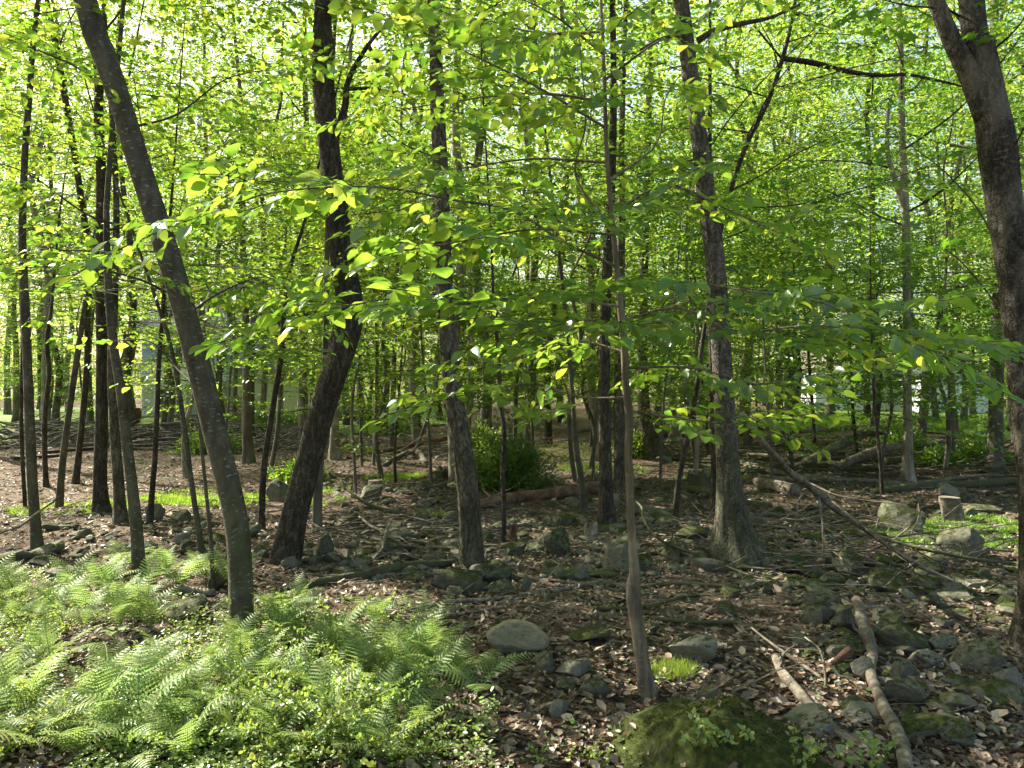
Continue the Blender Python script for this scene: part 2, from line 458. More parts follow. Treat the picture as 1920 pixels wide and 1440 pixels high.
def bark_mat(name, dark, mid, light, vscale=14, zstretch=0.18, bump=0.5, lichen=0.0, moss=0.0, patch=0.0, patchcol=(0.3, 0.27, 0.23), plates=0):
    m, nt, out = new_mat(name)
    tc = N(nt, "ShaderNodeTexCoord")
    mp = N(nt, "ShaderNodeMapping"); mp.inputs["Scale"].default_value = (1, 1, zstretch)
    nt.links.new(tc.outputs["Object"], mp.inputs[0])
    n1 = N(nt, "ShaderNodeTexNoise", i_Scale=vscale, i_Detail=8.0, i_Roughness=0.65)
    nt.links.new(mp.outputs[0], n1.inputs["Vector"])
    col = ramp(nt, n1.outputs[0], [(0.3, dark), (0.5, mid), (0.72, light)])
    n2 = N(nt, "ShaderNodeTexNoise", i_Scale=3.0, i_Detail=4.0)
    nt.links.new(tc.outputs["Object"], n2.inputs["Vector"])
    bl = ramp(nt, n2.outputs[0], [(0.35, (0.65, 0.65, 0.65)), (0.65, (1.2, 1.2, 1.2))])
    col = mixc(nt, 1.0, col, bl, 'MULTIPLY')
    vor = None
    if plates:
        mpv = N(nt, "ShaderNodeMapping"); mpv.inputs["Scale"].default_value = (1, 1, 0.16)
        dv = N(nt, "ShaderNodeTexNoise", i_Scale=14.0, i_Detail=5.0); nt.links.new(tc.outputs["Object"], dv.inputs["Vector"])
        av = N(nt, "ShaderNodeVectorMath", operation='MULTIPLY_ADD'); av.inputs[1].default_value = (0.16, 0.16, 0.16)
        nt.links.new(dv.outputs["Color"], av.inputs[0]); nt.links.new(tc.outputs["Object"], av.inputs[2]); nt.links.new(av.outputs[0], mpv.inputs[0])
        vor = N(nt, "ShaderNodeTexVoronoi", feature='DISTANCE_TO_EDGE', i_Scale=plates); nt.links.new(mpv.outputs[0], vor.inputs["Vector"])
        vf = ramp(nt, vor.outputs["Distance"], [(0.0, (0.50, 0.48, 0.45)), (0.20, (1.06, 1.06, 1.06))])
        col = mixc(nt, 1.0, col, vf, 'MULTIPLY')
    if lichen:
        n3 = N(nt, "ShaderNodeTexNoise", i_Scale=38.0, i_Detail=3.0)
        mp3 = N(nt, "ShaderNodeMapping"); mp3.inputs["Scale"].default_value = (0.7, 0.7, 1.6)
        nt.links.new(tc.outputs["Object"], mp3.inputs[0]); nt.links.new(mp3.outputs[0], n3.inputs["Vector"])
        f = ramp(nt, n3.outputs[0], [(0.60, (0, 0, 0)), (0.68, (lichen,) * 3)])
        col = mixc(nt, f, col, (0.26, 0.27, 0.22))
    if patch:
        n4 = N(nt, "ShaderNodeTexNoise", i_Scale=2.6, i_Detail=7.0, i_Roughness=0.7)
        mp4 = N(nt, "ShaderNodeMapping"); mp4.inputs["Scale"].default_value = (1.6, 1.6, 0.7)
        nt.links.new(tc.outputs["Object"], mp4.inputs[0]); nt.links.new(mp4.outputs[0], n4.inputs["Vector"])
        f = ramp(nt, n4.outputs[0], [(0.50, (0, 0, 0)), (0.60, (patch,) * 3)])
        col = mixc(nt, f, col, patchcol)
    if moss:
        n5 = N(nt, "ShaderNodeTexNoise", i_Scale=6.0, i_Detail=6.0)
        nt.links.new(tc.outputs["Object"], n5.inputs["Vector"])
        sep = N(nt, "ShaderNodeSeparateXYZ"); nt.links.new(tc.outputs["Object"], sep.inputs[0])
        mr = N(nt, "ShaderNodeMapRange", i_1=0.0, i_2=1.6, i_3=0.25, i_4=-0.1); nt.links.new(sep.outputs[2], mr.inputs[0])
        ad = N(nt, "ShaderNodeMath", operation='ADD'); nt.links.new(n5.outputs[0], ad.inputs[0]); nt.links.new(mr.outputs[0], ad.inputs[1])
        f = ramp(nt, ad.outputs[0], [(0.55, (0, 0, 0)), (0.68, (moss,) * 3)])
        col = mixc(nt, f, col, (0.07, 0.085, 0.03))
    b = N(nt, "ShaderNodeBsdfPrincipled"); b.inputs["Roughness"].default_value = 0.9
    b.inputs["Specular IOR Level"].default_value = 0.25
    nt.links.new(col, b.inputs["Base Color"])
    bm = N(nt, "ShaderNodeBump", i_Strength=bump, i_Distance=0.03)
    nt.links.new(n1.outputs[0], bm.inputs["Height"])
    if vor is not None:
        b2 = N(nt, "ShaderNodeBump", i_Strength=0.6, i_Distance=0.015)
        sm = N(nt, "ShaderNodeMapRange", i_1=0.0, i_2=0.2); nt.links.new(vor.outputs["Distance"], sm.inputs[0]); nt.links.new(sm.outputs[0], b2.inputs["Height"])
        nt.links.new(bm.outputs[0], b2.inputs["Normal"]); nt.links.new(b2.outputs[0], b.inputs["Normal"])
    else: nt.links.new(bm.outputs[0], b.inputs["Normal"])
    nt.links.new(b.outputs[0], out.inputs[0])
    return m
M['bark_smooth'] = bark_mat("smooth_bark", (0.040, 0.034, 0.023), (0.078, 0.067, 0.045), (0.125, 0.11, 0.078), 16, 0.45, 0.5, lichen=0.6, moss=0.25)
M['bark_dark'] = bark_mat("dark_bark", (0.030, 0.024, 0.017), (0.070, 0.058, 0.041), (0.15, 0.13, 0.095), 30, 0.3, 0.8, plates=26)
M['bark_oak'] = bark_mat("furrowed_bark", (0.045, 0.038, 0.027), (0.12, 0.102, 0.073), (0.24, 0.21, 0.155), 30, 0.3, 0.8, moss=0.2, plates=20)
M['bark_grey'] = bark_mat("grey_bark", (0.04, 0.034, 0.025), (0.11, 0.098, 0.072), (0.24, 0.215, 0.16), 30, 0.3, 0.8, lichen=0.4, moss=0.4, plates=28)
M['bark_patchy'] = bark_mat("patchy_bark", (0.025, 0.021, 0.015), (0.060, 0.050, 0.036), (0.12, 0.103, 0.077), 30, 0.4, 0.8, lichen=0.3, patch=0.6, patchcol=(0.20, 0.175, 0.13), plates=30)
M['bark_pale'] = bark_mat("pale_bark", (0.10, 0.085, 0.06), (0.24, 0.21, 0.155), (0.40, 0.36, 0.28), 14, 0.3, 0.6, lichen=0.4)
M['bark_sapling'] = bark_mat("sapling_bark", (0.06, 0.048, 0.03), (0.17, 0.14, 0.095), (0.32, 0.27, 0.19), 24, 0.14, 1.0, lichen=0.3)
M['bark_far'] = bark_mat("distant_bark", (0.05, 0.043, 0.032), (0.12, 0.105, 0.08), (0.22, 0.20, 0.155), 10, 0.2, 0.4)
M['twig'] = bark_mat("twig_bark", (0.03, 0.024, 0.018), (0.06, 0.047, 0.034), (0.10, 0.08, 0.06), 30, 0.5, 0.2)
M['deadwood'] = bark_mat("dead_wood", (0.055, 0.042, 0.03), (0.15, 0.125, 0.092), (0.28, 0.25, 0.19), 16, 1.0, 0.7, lichen=0.6)
M['deadwood_dark'] = bark_mat("damp_dead_wood", (0.03, 0.024, 0.017), (0.075, 0.06, 0.042), (0.14, 0.12, 0.085), 16, 1.0, 0.8, moss=0.6)
M['rotwood'] = bark_mat("rotten_wood", (0.06, 0.03, 0.018), (0.15, 0.085, 0.052), (0.26, 0.17, 0.11), 9, 1.0, 0.8)

def rock_mat(name, base1, base2, mossamt, lich=0.7):
    m, nt, out = new_mat(name)
    tc = N(nt, "ShaderNodeTexCoord"); g = N(nt, "ShaderNodeNewGeometry"); oi = N(nt, "ShaderNodeObjectInfo")
    add = N(nt, "ShaderNodeVectorMath", operation='ADD')
    nt.links.new(tc.outputs["Object"], add.inputs[0])
    sc_ = N(nt, "ShaderNodeVectorMath", operation='SCALE'); nt.links.new(oi.outputs["Location"], sc_.inputs[0]); sc_.inputs[3].default_value = 3.7
    nt.links.new(sc_.outputs[0], add.inputs[1])
    n1 = N(nt, "ShaderNodeTexNoise", i_Scale=5.0, i_Detail=9.0, i_Roughness=0.7); nt.links.new(add.outputs[0], n1.inputs["Vector"])
    n2 = N(nt, "ShaderNodeTexNoise", i_Scale=2.2, i_Detail=6.0, i_Roughness=0.6); nt.links.new(add.outputs[0], n2.inputs["Vector"])
    col = ramp(nt, n1.outputs[0], [(0.3, base1), (0.55, base2), (0.75, tuple(min(1, c * 1.35) for c in base2))])
    f = ramp(nt, n2.outputs[0], [(0.52, (0, 0, 0)), (0.60, (lich,) * 3)])
    col = mixc(nt, f, col, (0.15, 0.155, 0.095))
    if mossamt:
        sep = N(nt, "ShaderNodeSeparateXYZ"); nt.links.new(g.outputs["Normal"], sep.inputs[0])
        n3 = N(nt, "ShaderNodeTexNoise", i_Scale=3.4, i_Detail=8.0, i_Roughness=0.7); nt.links.new(add.outputs[0], n3.inputs["Vector"])
        mu = N(nt, "ShaderNodeMath", operation='MULTIPLY_ADD'); mu.inputs[1].default_value = 0.22; nt.links.new(sep.outputs[2], mu.inputs[0]); nt.links.new(n3.outputs[0], mu.inputs[2])
        f2 = ramp(nt, mu.outputs[0], [(0.74 - 0.25 * mossamt, (0, 0, 0)), (0.82 - 0.25 * mossamt, (1, 1, 1))])
        n4 = N(nt, "ShaderNodeTexNoise", i_Scale=40.0, i_Detail=4.0); nt.links.new(add.outputs[0], n4.inputs["Vector"])
        mc = ramp(nt, n4.outputs[0], [(0.3, (0.014, 0.020, 0.004)), (0.6, (0.045, 0.056, 0.010)), (0.8, (0.11, 0.12, 0.02))])
        col = mixc(nt, f2, col, mc)
    b = N(nt, "ShaderNodeBsdfPrincipled"); b.inputs["Roughness"].default_value = 0.92; b.inputs["Specular IOR Level"].default_value = 0.2
    nt.links.new(col, b.inputs["Base Color"])
    bm = N(nt, "ShaderNodeBump", i_Strength=0.7, i_Distance=0.03); nt.links.new(n1.outputs[0], bm.inputs["Height"]); nt.links.new(bm.outputs[0], b.inputs["Normal"])
    nt.links.new(b.outputs[0], out.inputs[0])
    return m
M['rock'] = rock_mat("grey_stone", (0.055, 0.052, 0.038), (0.125, 0.12, 0.085), 0.35, 0.6)
M['rock_moss'] = rock_mat("mossy_stone", (0.045, 0.043, 0.03), (0.10, 0.098, 0.068), 0.62, 0.6)
M['rock_pale'] = rock_mat("pale_stone", (0.09, 0.086, 0.066), (0.185, 0.178, 0.14), 0.2)
M['rock_round'] = rock_mat("round_boulder_stone", (0.14, 0.125, 0.075), (0.25, 0.225, 0.145), 0.0, 0.4)
M['moss'] = rock_mat("moss_cushion", (0.06, 0.055, 0.035), (0.11, 0.10, 0.065), 0.9, 0.3)

def ground_mat():
    m, nt, out = new_mat("forest_floor")
    tc = N(nt, "ShaderNodeTexCoord")
    def no(scale, det=6.0, rough=0.6):
        n = N(nt, "ShaderNodeTexNoise", i_Scale=scale, i_Detail=det, i_Roughness=rough); nt.links.new(tc.outputs["Object"], n.inputs["Vector"]); return n.outputs[0]
    v = N(nt, "ShaderNodeTexVoronoi", i_Scale=22.0); nt.links.new(tc.outputs["Object"], v.inputs["Vector"])
    c = ramp(nt, v.outputs["Color"], [(0.0, (0.035, 0.025, 0.016)), (0.4, (0.085, 0.06, 0.04)), (0.7, (0.15, 0.105, 0.07)), (1.0, (0.25, 0.175, 0.12))])
    c2 = ramp(nt, no(7.0, 8.0, 0.7), [(0.3, (0.04, 0.03, 0.02)), (0.7, (0.16, 0.115, 0.08))])
    c = mixc(nt, 0.5, c, c2)
    gm = ramp(nt, no(0.55, 5.0, 0.65), [(0.56, (0, 0, 0)), (0.68, (0.7, 0.7, 0.7))])
    gcol = ramp(nt, no(25.0), [(0.3, (0.03, 0.05, 0.012)), (0.7, (0.09, 0.12, 0.03))])
    c = mixc(nt, gm, c, gcol)
    b = N(nt, "ShaderNodeBsdfPrincipled"); b.inputs["Roughness"].default_value = 0.95; b.inputs["Specular IOR Level"].default_value = 0.15
    nt.links.new(c, b.inputs["Base Color"])
    bm = N(nt, "ShaderNodeBump", i_Strength=0.8, i_Distance=0.04); nt.links.new(no(30.0, 6.0, 0.7), bm.inputs["Height"]); nt.links.new(bm.outputs[0], b.inputs["Normal"])
    nt.links.new(b.outputs[0], out.inputs[0])
    return m
M['ground'] = ground_mat()

def simple_mat(name, c1, c2, scale=8.0, rough=0.8, bump=0.2, spec=0.3, stretch=(1, 1, 1)):
    m, nt, out = new_mat(name)
    tc = N(nt, "ShaderNodeTexCoord"); mp = N(nt, "ShaderNodeMapping"); mp.inputs["Scale"].default_value = stretch
    nt.links.new(tc.outputs["Object"], mp.inputs[0])
    n = N(nt, "ShaderNodeTexNoise", i_Scale=scale, i_Detail=6.0, i_Roughness=0.65); nt.links.new(mp.outputs[0], n.inputs["Vector"])
    c = ramp(nt, n.outputs[0], [(0.35, c1), (0.65, c2)])
    b = N(nt, "ShaderNodeBsdfPrincipled"); b.inputs["Roughness"].default_value = rough; b.inputs["Specular IOR Level"].default_value = spec
    nt.links.new(c, b.inputs["Base Color"])
    bm = N(nt, "ShaderNodeBump", i_Strength=bump, i_Distance=0.02); nt.links.new(n.outputs[0], bm.inputs["Height"]); nt.links.new(bm.outputs[0], b.inputs["Normal"])
    nt.links.new(b.outputs[0], out.inputs[0])
    return m
M['lawn'] = simple_mat("lawn_grass", (0.075, 0.125, 0.015), (0.12, 0.18, 0.025), 9, 0.95, 0.6)
M['path'] = simple_mat("path_gravel", (0.26, 0.25, 0.25), (0.36, 0.35, 0.35), 6, 0.95, 0.3)
M['white'] = simple_mat("white_paint", (0.72, 0.73, 0.74), (0.80, 0.80, 0.80), 3, 0.6, 0.05)
M['siding'] = simple_mat("white_siding_paint", (0.60, 0.64, 0.70), (0.70, 0.73, 0.78), 2, 0.6, 0.05)
M['shaded_siding'] = simple_mat("shade_blue_siding", (0.20, 0.27, 0.40), (0.25, 0.32, 0.46), 2, 0.6, 0.05)  # white siding with the shade behind the deck rail put into its colour
M['cream'] = simple_mat("cream_wall_paint", (0.55, 0.56, 0.38), (0.66, 0.66, 0.46), 2, 0.8, 0.1)
M['roof'] = simple_mat("grey_blue_shingle", (0.05, 0.065, 0.075), (0.09, 0.11, 0.12), 9, 0.9, 0.4)
M['tanroof'] = simple_mat("tan_shingle", (0.28, 0.23, 0.18), (0.38, 0.32, 0.25), 9, 0.9, 0.4)
M['glass'] = simple_mat("window_glass", (0.03, 0.035, 0.04), (0.05, 0.055, 0.06), 2, 0.12, 0.0, 0.6)
M['maroon'] = simple_mat("maroon_plastic", (0.10, 0.04, 0.03), (0.16, 0.06, 0.045), 5, 0.5, 0.1)
M['tanwood'] = simple_mat("weathered_board", (0.26, 0.18, 0.10), (0.40, 0.30, 0.18), 12, 0.85, 0.3, 0.2, (1, 1, 4))
M['darkwood'] = simple_mat("creosoted_timber", (0.03, 0.022, 0.016), (0.06, 0.045, 0.032), 12, 0.9, 0.5)

# ------------------------------------------------------------------ the ground
def axis(a, b, step, far_a, far_b, g=1.12):
    c = list(np.arange(a, b, step))
    s = step; x = c[-1]
    while x < far_b: s *= g; x += s; c.append(x)
    s = step; x = c[0]; pre = []
    while x > far_a: s *= g; x -= s; pre.append(x)
    return np.array(pre[::-1] + c)
gx = axis(-8, 8, 0.08, -220, 220); gy = axis(2.2, 12, 0.06, -120, 330)
GX, GY = np.meshgrid(gx, gy)
GZ = terrain(GX.ravel(), GY.ravel())
nx, ny = len(gx), len(gy)
i = np.arange(ny - 1)[:, None] * nx + np.arange(nx - 1)[None]
q = np.stack([i, i + 1, i + nx + 1, i + nx], -1).reshape(-1, 4)
me = mk_mesh("forest_floor", np.stack([GX.ravel(), GY.ravel(), GZ], 1), [q], True)
g_o = link("forest_floor", me, M['ground']); g_o["kind"] = "structure"; g_o["label"] = "brown forest floor with leaf litter and mossy patches"

def sheet(name, poly, mat, lift, kind="structure", step=0.5, label=None):
    """a ground-following sheet inside a world polygon"""
    import bmesh
    bm = bmesh.new()
    vs = [bm.verts.new((p[0], p[1], 0)) for p in poly]
    f = bm.faces.new(vs)
    if f.normal.z < 0 or f.calc_area() < 0: pass
    bm.normal_update()
    xs = [p[0] for p in poly]; ys = [p[1] for p in poly]
    for ax, lo, hi in ((0, min(xs), max(xs)), (1, min(ys), max(ys))):
        c = lo + step
        while c < hi:
            no = (1, 0, 0) if ax == 0 else (0, 1, 0); co = (c, 0, 0) if ax == 0 else (0, c, 0)
            bmesh.ops.bisect_plane(bm, geom=bm.verts[:] + bm.edges[:] + bm.faces[:], plane_co=co, plane_no=no)
            c += step
    for v in bm.verts: v.co.z = tz(v.co.x, v.co.y) + lift
    for fc in bm.faces:
        fc.normal_update()
        if fc.normal.z < 0: fc.normal_flip()
    me = bpy.data.meshes.new(name); bm.to_mesh(me); bm.free()
    o = link(name, me, mat); o["kind"] = kind
    if label: o["label"] = label
    return o

def gp(px, py):
    p = ground_at(px, py); return (p[0], p[1])
sheet("lawn", [(-45, 20.5), (-12.6, 20.5), (-5.5, 22.5), (-2.2, 30), (-2.0, 48), (-45, 48)], M['lawn'], 0.05, step=1.0, label="sunny mown lawn round the house behind the trees")
sheet("gravel_path", [(-30, 22.6), (-16, 23.6), (-12, 27.2), (-9.6, 29.6), (-9.0, 28.2), (-12.0, 24.8), (-15.5, 22.0), (-30, 21.2)], M['path'], 0.075, step=1.0, label="pale grey driveway curving across the lawn")
sheet("lawn", [(14.5, 20.5), (40, 20.5), (60, 44), (16, 44), (13.0, 30)], M['lawn'], 0.05, step=1.0, label="grassy clearing before the white house")

# ------------------------------------------------------------------ labels for the many
LAND = []
def landmark(pos, phrase): LAND.append((np.array(pos[:2], float), phrase))
USED = {}
def where_label(prefix, pos, rg=None):
    p = np.array(pos[:2], float)
    dd = sorted(LAND, key=lambda l: np.linalg.norm(l[0] - p))
    def rel(l):
        v = p - l[0]
        ang = (CX + F * p[0] / max(p[1], 1)) - (CX + F * l[0][0] / max(l[0][1], 1))
        if abs(v[0]) > abs(v[1]):
            return "left of" if v[0] < 0 else "right of"
        return "behind" if v[1] > 0 else "in front of"
    c = []
    for l in dd[:5]:
        c.append(f"{prefix} {rel(l)} {l[1]}")
    for l in dd[:5]:
        dist = np.linalg.norm(l[0] - p)
        w = "just" if dist < 1.0 else "close" if dist < 2.2 else "some way" if dist < 6 else "far"
        c.append(f"{prefix} {w} {rel(l)} {l[1]}")
    for i_ in range(5):
        for k in range(i_ + 1, 6):
            c.append(f"{prefix} {rel(dd[i_])} {dd[i_][1]} and {rel(dd[k])} {dd[k][1]}")
    for i_ in range(3):
        for k in range(i_ + 1, 6):
            c.append(f"{prefix} {rel(dd[i_])} {dd[i_][1]}, nearer than {dd[k][1]}" if p[1] < dd[k][0][1] else f"{prefix} {rel(dd[i_])} {dd[i_][1]}, farther off than {dd[k][1]}")
    for s in c:
        if s not in USED and len(s.split()) <= 16:
            USED[s] = 1; return s
    return c[0]

# ------------------------------------------------------------------ trees
def bark_disp(kind, seed, flare, lobes, rbase):
    ph = np.random.default_rng(seed).uniform(0, 6, 4)
    def f(th, s, rad):
        k = 2.2
        P = np.stack([np.cos(th) * k, np.sin(th) * k, s * 1.6], 1)
        m = 1 + 0.07 * vnoise(P, seed) + 0.05 * vnoise(P * [2, 2, 1.4], seed + 1)
        if kind == 'oak':
            kk = 7.0
            Q = np.stack([np.cos(th) * kk, np.sin(th) * kk, s * 3.2], 1)
            Q[:, 0] += 0.8 * vnoise(Q * 0.7, seed + 3)
            r = 1 - np.abs(vnoise(Q, seed + 2)) * 2.0
            m = m - 0.13 * np.clip(r, 0, 1) ** 1.5
        elif kind == 'dark':
            kk = 6.0
            Q = np.stack([np.cos(th) * kk, np.sin(th) * kk, s * 2.0], 1)
            m = m + 0.05 * vnoise(Q * 1.5, seed + 2)
        e = np.exp(-s / (rbase * 2.2))
        l = 0.5 + 0.5 * np.sin(th * lobes + ph[0]) + 0.3 * np.sin(th * (lobes - 1) + ph[1])
        m = m + flare * e * (0.5 + 0.9 * np.clip(l, 0, 2))
        return m
    return f

WS = 0.93
def trunk_path(pts, H, d, rg, base=None):
    """pts in pixels base->top at depth d; continued upwards to height H"""
    P = [np.append(at(px, py, d), WS * w / F * d * 0.5 / math.hypot(1, (px - CX) / F)) for px, py, w in pts]
    P[0][2] -= 0.12
    last, prev = P[-1], P[-2]
    dirv = last[:3] - prev[:3]; dirv /= np.linalg.norm(dirv)
    h = H - last[2]
    if h > 0.4:
        n = max(2, int(h / 2))
        p = last.copy()
        for k in range(n):
            dirv = dirv + np.array([rg.normal(0, 0.05), rg.normal(0, 0.05), 0.08]); dirv /= np.linalg.norm(dirv)
            p = p.copy(); p[:3] = p[:3] + dirv * (h / n) / max(dirv[2], 0.4)
            p[3] = last[3] * (1 - 0.85 * (k + 1) / n)
            P.append(p)
    return np.array(P)

PROTO = {}
prg = np.random.default_rng(3)
PROTO['beech'] = [spray_proto(prg, l, 0.082, 0.6) for l in (0.45, 0.6, 0.7, 0.8)]
PROTO['under'] = [spray_proto(prg, l, 0.082, 0.7) for l in (0.6, 0.75, 0.9, 1.0)]
PROTO['canopy'] = [spray_proto(prg, l, 0.105, 0.85) for l in (1.0, 1.25, 1.5)]
PROTO['far'] = [spray_proto(prg, l, 0.125, 0.85) for l in (1.0, 1.3, 1.6)]

def crown_from(path, z0, z1, Rmax, nb, proto, rg, per=0.42, rise=(0.15, 0.95), prof=None, sector=None, spray_elev=0.0):
    """limbs leaving the trunk between z0 and z1; returns leaves, twigs, limbs"""
    zs = path[:, 2]
    org, dirs, limbs = [], [], []
    for k in range(nb):
        t = (k + rg.uniform(0, 1)) / nb
        z = z0 + (z1 - z0) * t
        j = min(np.searchsorted(zs, z), len(path) - 1)
        p = path[j, :3].copy()
        az = k * 2.4 + rg.uniform(-0.5, 0.5)
        if sector is not None: az = rg.uniform(*sector)
        rr = Rmax * (prof(t) if prof else math.sqrt(max(0.05, math.sin(math.pi * (0.15 + 0.8 * t))))) * rg.uniform(0.7, 1.15)
        el = rg.uniform(*rise) * (0.4 + t)
        d = np.array([math.cos(az), math.sin(az), el]); d /= np.linalg.norm(d)
        n = max(3, int(rr / 0.35))
        q = [p]; dd = d.copy()
        for m in range(n):
            dd = dd + rg.normal(0, 0.13, 3) + np.array([0, 0, -0.03 * el]); dd /= np.linalg.norm(dd)
            q.append(q[-1] + dd * rr / n)
        q = np.array(q)
        r0 = max(0.005, min(path[j, 3] * 0.4, 0.010 * rr))
        limbs.append((q, np.linspace(r0, 0.003, len(q))))
        L = rr; s = L * 0.25; side = 1
        while s < L:
            f = s / L * n; a = int(f); pt = q[a] + (q[min(a + 1, n)] - q[a]) * (f - a)
            dv = q[min(a + 1, n)] - q[max(a - 1, 0)]; dv /= np.linalg.norm(dv)
            an = side * R(rg.uniform(35, 70))
            sd = np.array([dv[0] * math.cos(an) - dv[1] * math.sin(an), dv[0] * math.sin(an) + dv[1] * math.cos(an), dv[2] * 0.3 + rg.uniform(-0.12, 0.22) + spray_elev])
            org.append(pt); dirs.append(sd); side = -side
            s += per * rg.uniform(0.7, 1.3)
        org.append(q[-2]); dirs.append(q[-1] - q[-2])
    org = np.array(org); dirs = np.array(dirs)
    L, W = place_sprays(proto, org, dirs, rg, scale=rg.uniform(0.8, 1.15, len(org)))
    return L, W, limbs

def lit_limbs(limbs):
    if not limbs: return limbs
    mids = np.array([q[len(q) // 2] for q, r in limbs]); keep = np.ones(len(limbs), bool)
    for fr in (0.35, 0.6, 0.9):
        P = np.array([q[int(len(q) * fr)] for q, r in limbs])
        _, idx, _, _ = lit_filter((P, np.arange(len(P)), P, P), np.random.default_rng(5), 1.0)
        k2 = np.zeros(len(limbs), bool); k2[idx] = True; keep &= k2
    return [l for l, k in zip(limbs, keep) if k]

def add_wood(acc, W, limbs, tw=0.0022, twigs=True):
    for q, r in lit_limbs(limbs): tube(acc, q, r, 5 if twigs else 3, cap=False)
    if twigs: segs(acc, W[0], W[1], tw, tw * 0.5)

TRI = 0
def make_tree(name, label, pts, bark, H=12, flare=0.35, lobes=5, sides=14, kind='plain', d=None, crowns=(), extra=(), leafmat='leaf_canopy', tmpl=None, seed=0, group=None, cat="tree", lit=1.0):
    rg = np.random.default_rng(1000 + seed)
    gpt = ground_at(pts[0][0], pts[0][1]) if d is None else None
    if d is None: d = gpt[1]
    P = trunk_path(pts, H, d, rg)
    base = P[0, :3].copy(); base[2] = tz(base[0], base[1])
    P[0, 2] = base[2] - 0.1
    t = thing(name, label, cat, base, group)
    n = max(24, int((P[-1, 2] - P[0, 2]) / (0.045 if kind == 'oak' else 0.07 if kind == 'dark' and sides > 20 else 0.11)))
    # fine only where the photograph sees it
    sp = smooth_path(P, n)
    sp[:, 3] = np.maximum(sp[:, 3], 0.004)
    acc = Acc()
    tube(acc, sp[:, :3], sp[:, 3], sides, bark_disp(kind, seed * 7 + 5, flare, lobes, max(sp[0, 3], 0.03)))
    for e in extra:   # visible limbs and forks: pixel polylines with widths (px, py, w[, d])
        Q = np.array([np.append(at(p[0], p[1], p[3] if len(p) > 3 else d), p[2] / F * d * 0.5) for p in e])
        sq = smooth_path(Q, max(8, len(Q) * 5)); jit = vnoise(sq[:, :3] * 3.1, seed + 40) * 0.02
        sq[:, 2] += jit; sq[:, 0] += vnoise(sq[:, :3] * 2.7, seed + 41) * 0.02
        a2 = Acc(); tube(a2, sq[:, :3], np.maximum(sq[:, 3], 0.003), 7)
        link("branch", a2.mesh("branch", True, base), M[bark], t)
    link("trunk", acc.mesh("trunk", True, base), M[bark], t)
    Ls, wood = [], Acc()
    for c in crowns:
        z0, z1, Rm, nb, proto = c[:5]; kw = c[5] if len(c) > 5 else {}
        L, W, limbs = crown_from(sp, z0, z1, Rm, nb, PROTO[proto], rg, **kw)
        Ls.append(L); add_wood(wood, W, limbs, twigs=(proto not in ('canopy', 'far') and d < 8.5))
    if Ls:
        L = catL(Ls)
        L = lit_filter(L, rg, lit)
        a3 = Acc(); leaves_geo(a3, L, tmpl or LEAF_MID)
        link("crown", a3.mesh("crown", False, base), M[leafmat], t, "stuff")
        if wood.n: link("limbs", wood.mesh("limbs", False, base), M['twig'], t, "stuff")
    return t, sp, d

CAN = lambda z0=6.5, z1=14, Rm=3.6, nb=26, **k: (z0, z1, Rm, nb, 'canopy', dict(per=0.5, **k))
UND = lambda z0=1.4, z1=5.5, Rm=1.7, nb=22, **k: (z0, z1, Rm, nb, 'under', dict(per=0.34, rise=(-0.05, 0.35), **k))

# (name, label, pts, bark, kwargs)
t_lean, _, _ = make_tree("leaning_tree", "smooth grey tree leaning left over the ferns, pale lichen flecks on its bark",
    [(452, 1190, 54), (450, 1080, 49), (440, 960, 48), (402, 800, 50), (372, 680, 50), (340, 560, 49), (300, 430, 48), (262, 310, 48), (225, 190, 48), (190, 90, 49), (160, 0, 49)],
    'bark_smooth', 11, 0.10, sides=28, seed=1, crowns=[CAN(5.5, 11, 3.0, 18)], leafmat='leaf_canopy')
landmark(t_lean.location, "the smooth leaning tree")
t_crook, _, _ = make_tree("crooked_tree", "dark rough tree bent like a bow, leaning right then straightening above",
    [(528, 1052, 66), (545, 1000, 54), (562, 930, 52), (592, 810, 51), (622, 710, 54), (650, 620, 58), (655, 560, 55), (640, 480, 48), (632, 400, 46), (620, 300, 44), (608, 180, 44), (606, 90, 44), (605, 60, 38), (606, 0, 34)],
    'bark_dark', 14, 0.12, sides=32, kind='dark', seed=2, crowns=[CAN(6, 14, 3.6, 24)],
    extra=[[(625, 270, 16), (645, 200, 14), (655, 150, 11), (690, 85, 8), (715, 55, 6)], [(655, 165, 8), (700, 165, 6), (760, 175, 4)], [(690, 80, 8), (705, 110, 8), (716, 120, 5)]])
landmark(t_crook.location, "the crooked dark tree")
t_oak, _, _ = make_tree("oak_tree", "straight oak with deeply furrowed bark above the mossy boulders",
    [(885, 1058, 54), (883, 1000, 46), (878, 930, 45), (866, 840, 42), (850, 740, 38), (840, 640, 36), (833, 540, 35), (829, 400, 34), (824, 280, 31), (818, 150, 27), (812, 0, 23)],
    'bark_oak', 14, 0.12, sides=56, kind='oak', seed=3, crowns=[CAN(6, 14, 3.4, 24)])
landmark(t_oak.location, "the furrowed oak")
t_dark, _, _ = make_tree("maple_tree", "dark straight trunk just left of the young foreground tree, white stub at its foot",
    [(1140, 990, 40), (1136, 930, 29), (1135, 850, 25), (1134, 760, 24), (1134, 640, 24), (1136, 560, 22), (1140, 470, 20), (1146, 360, 17), (1150, 230, 15), (1150, 110, 13), (1148, 0, 12)],
    'bark_dark', 12, 0.25, sides=24, kind='dark', seed=4, crowns=[CAN(6, 12, 3, 18)])
landmark(t_dark.location, "the dark straight trunk")
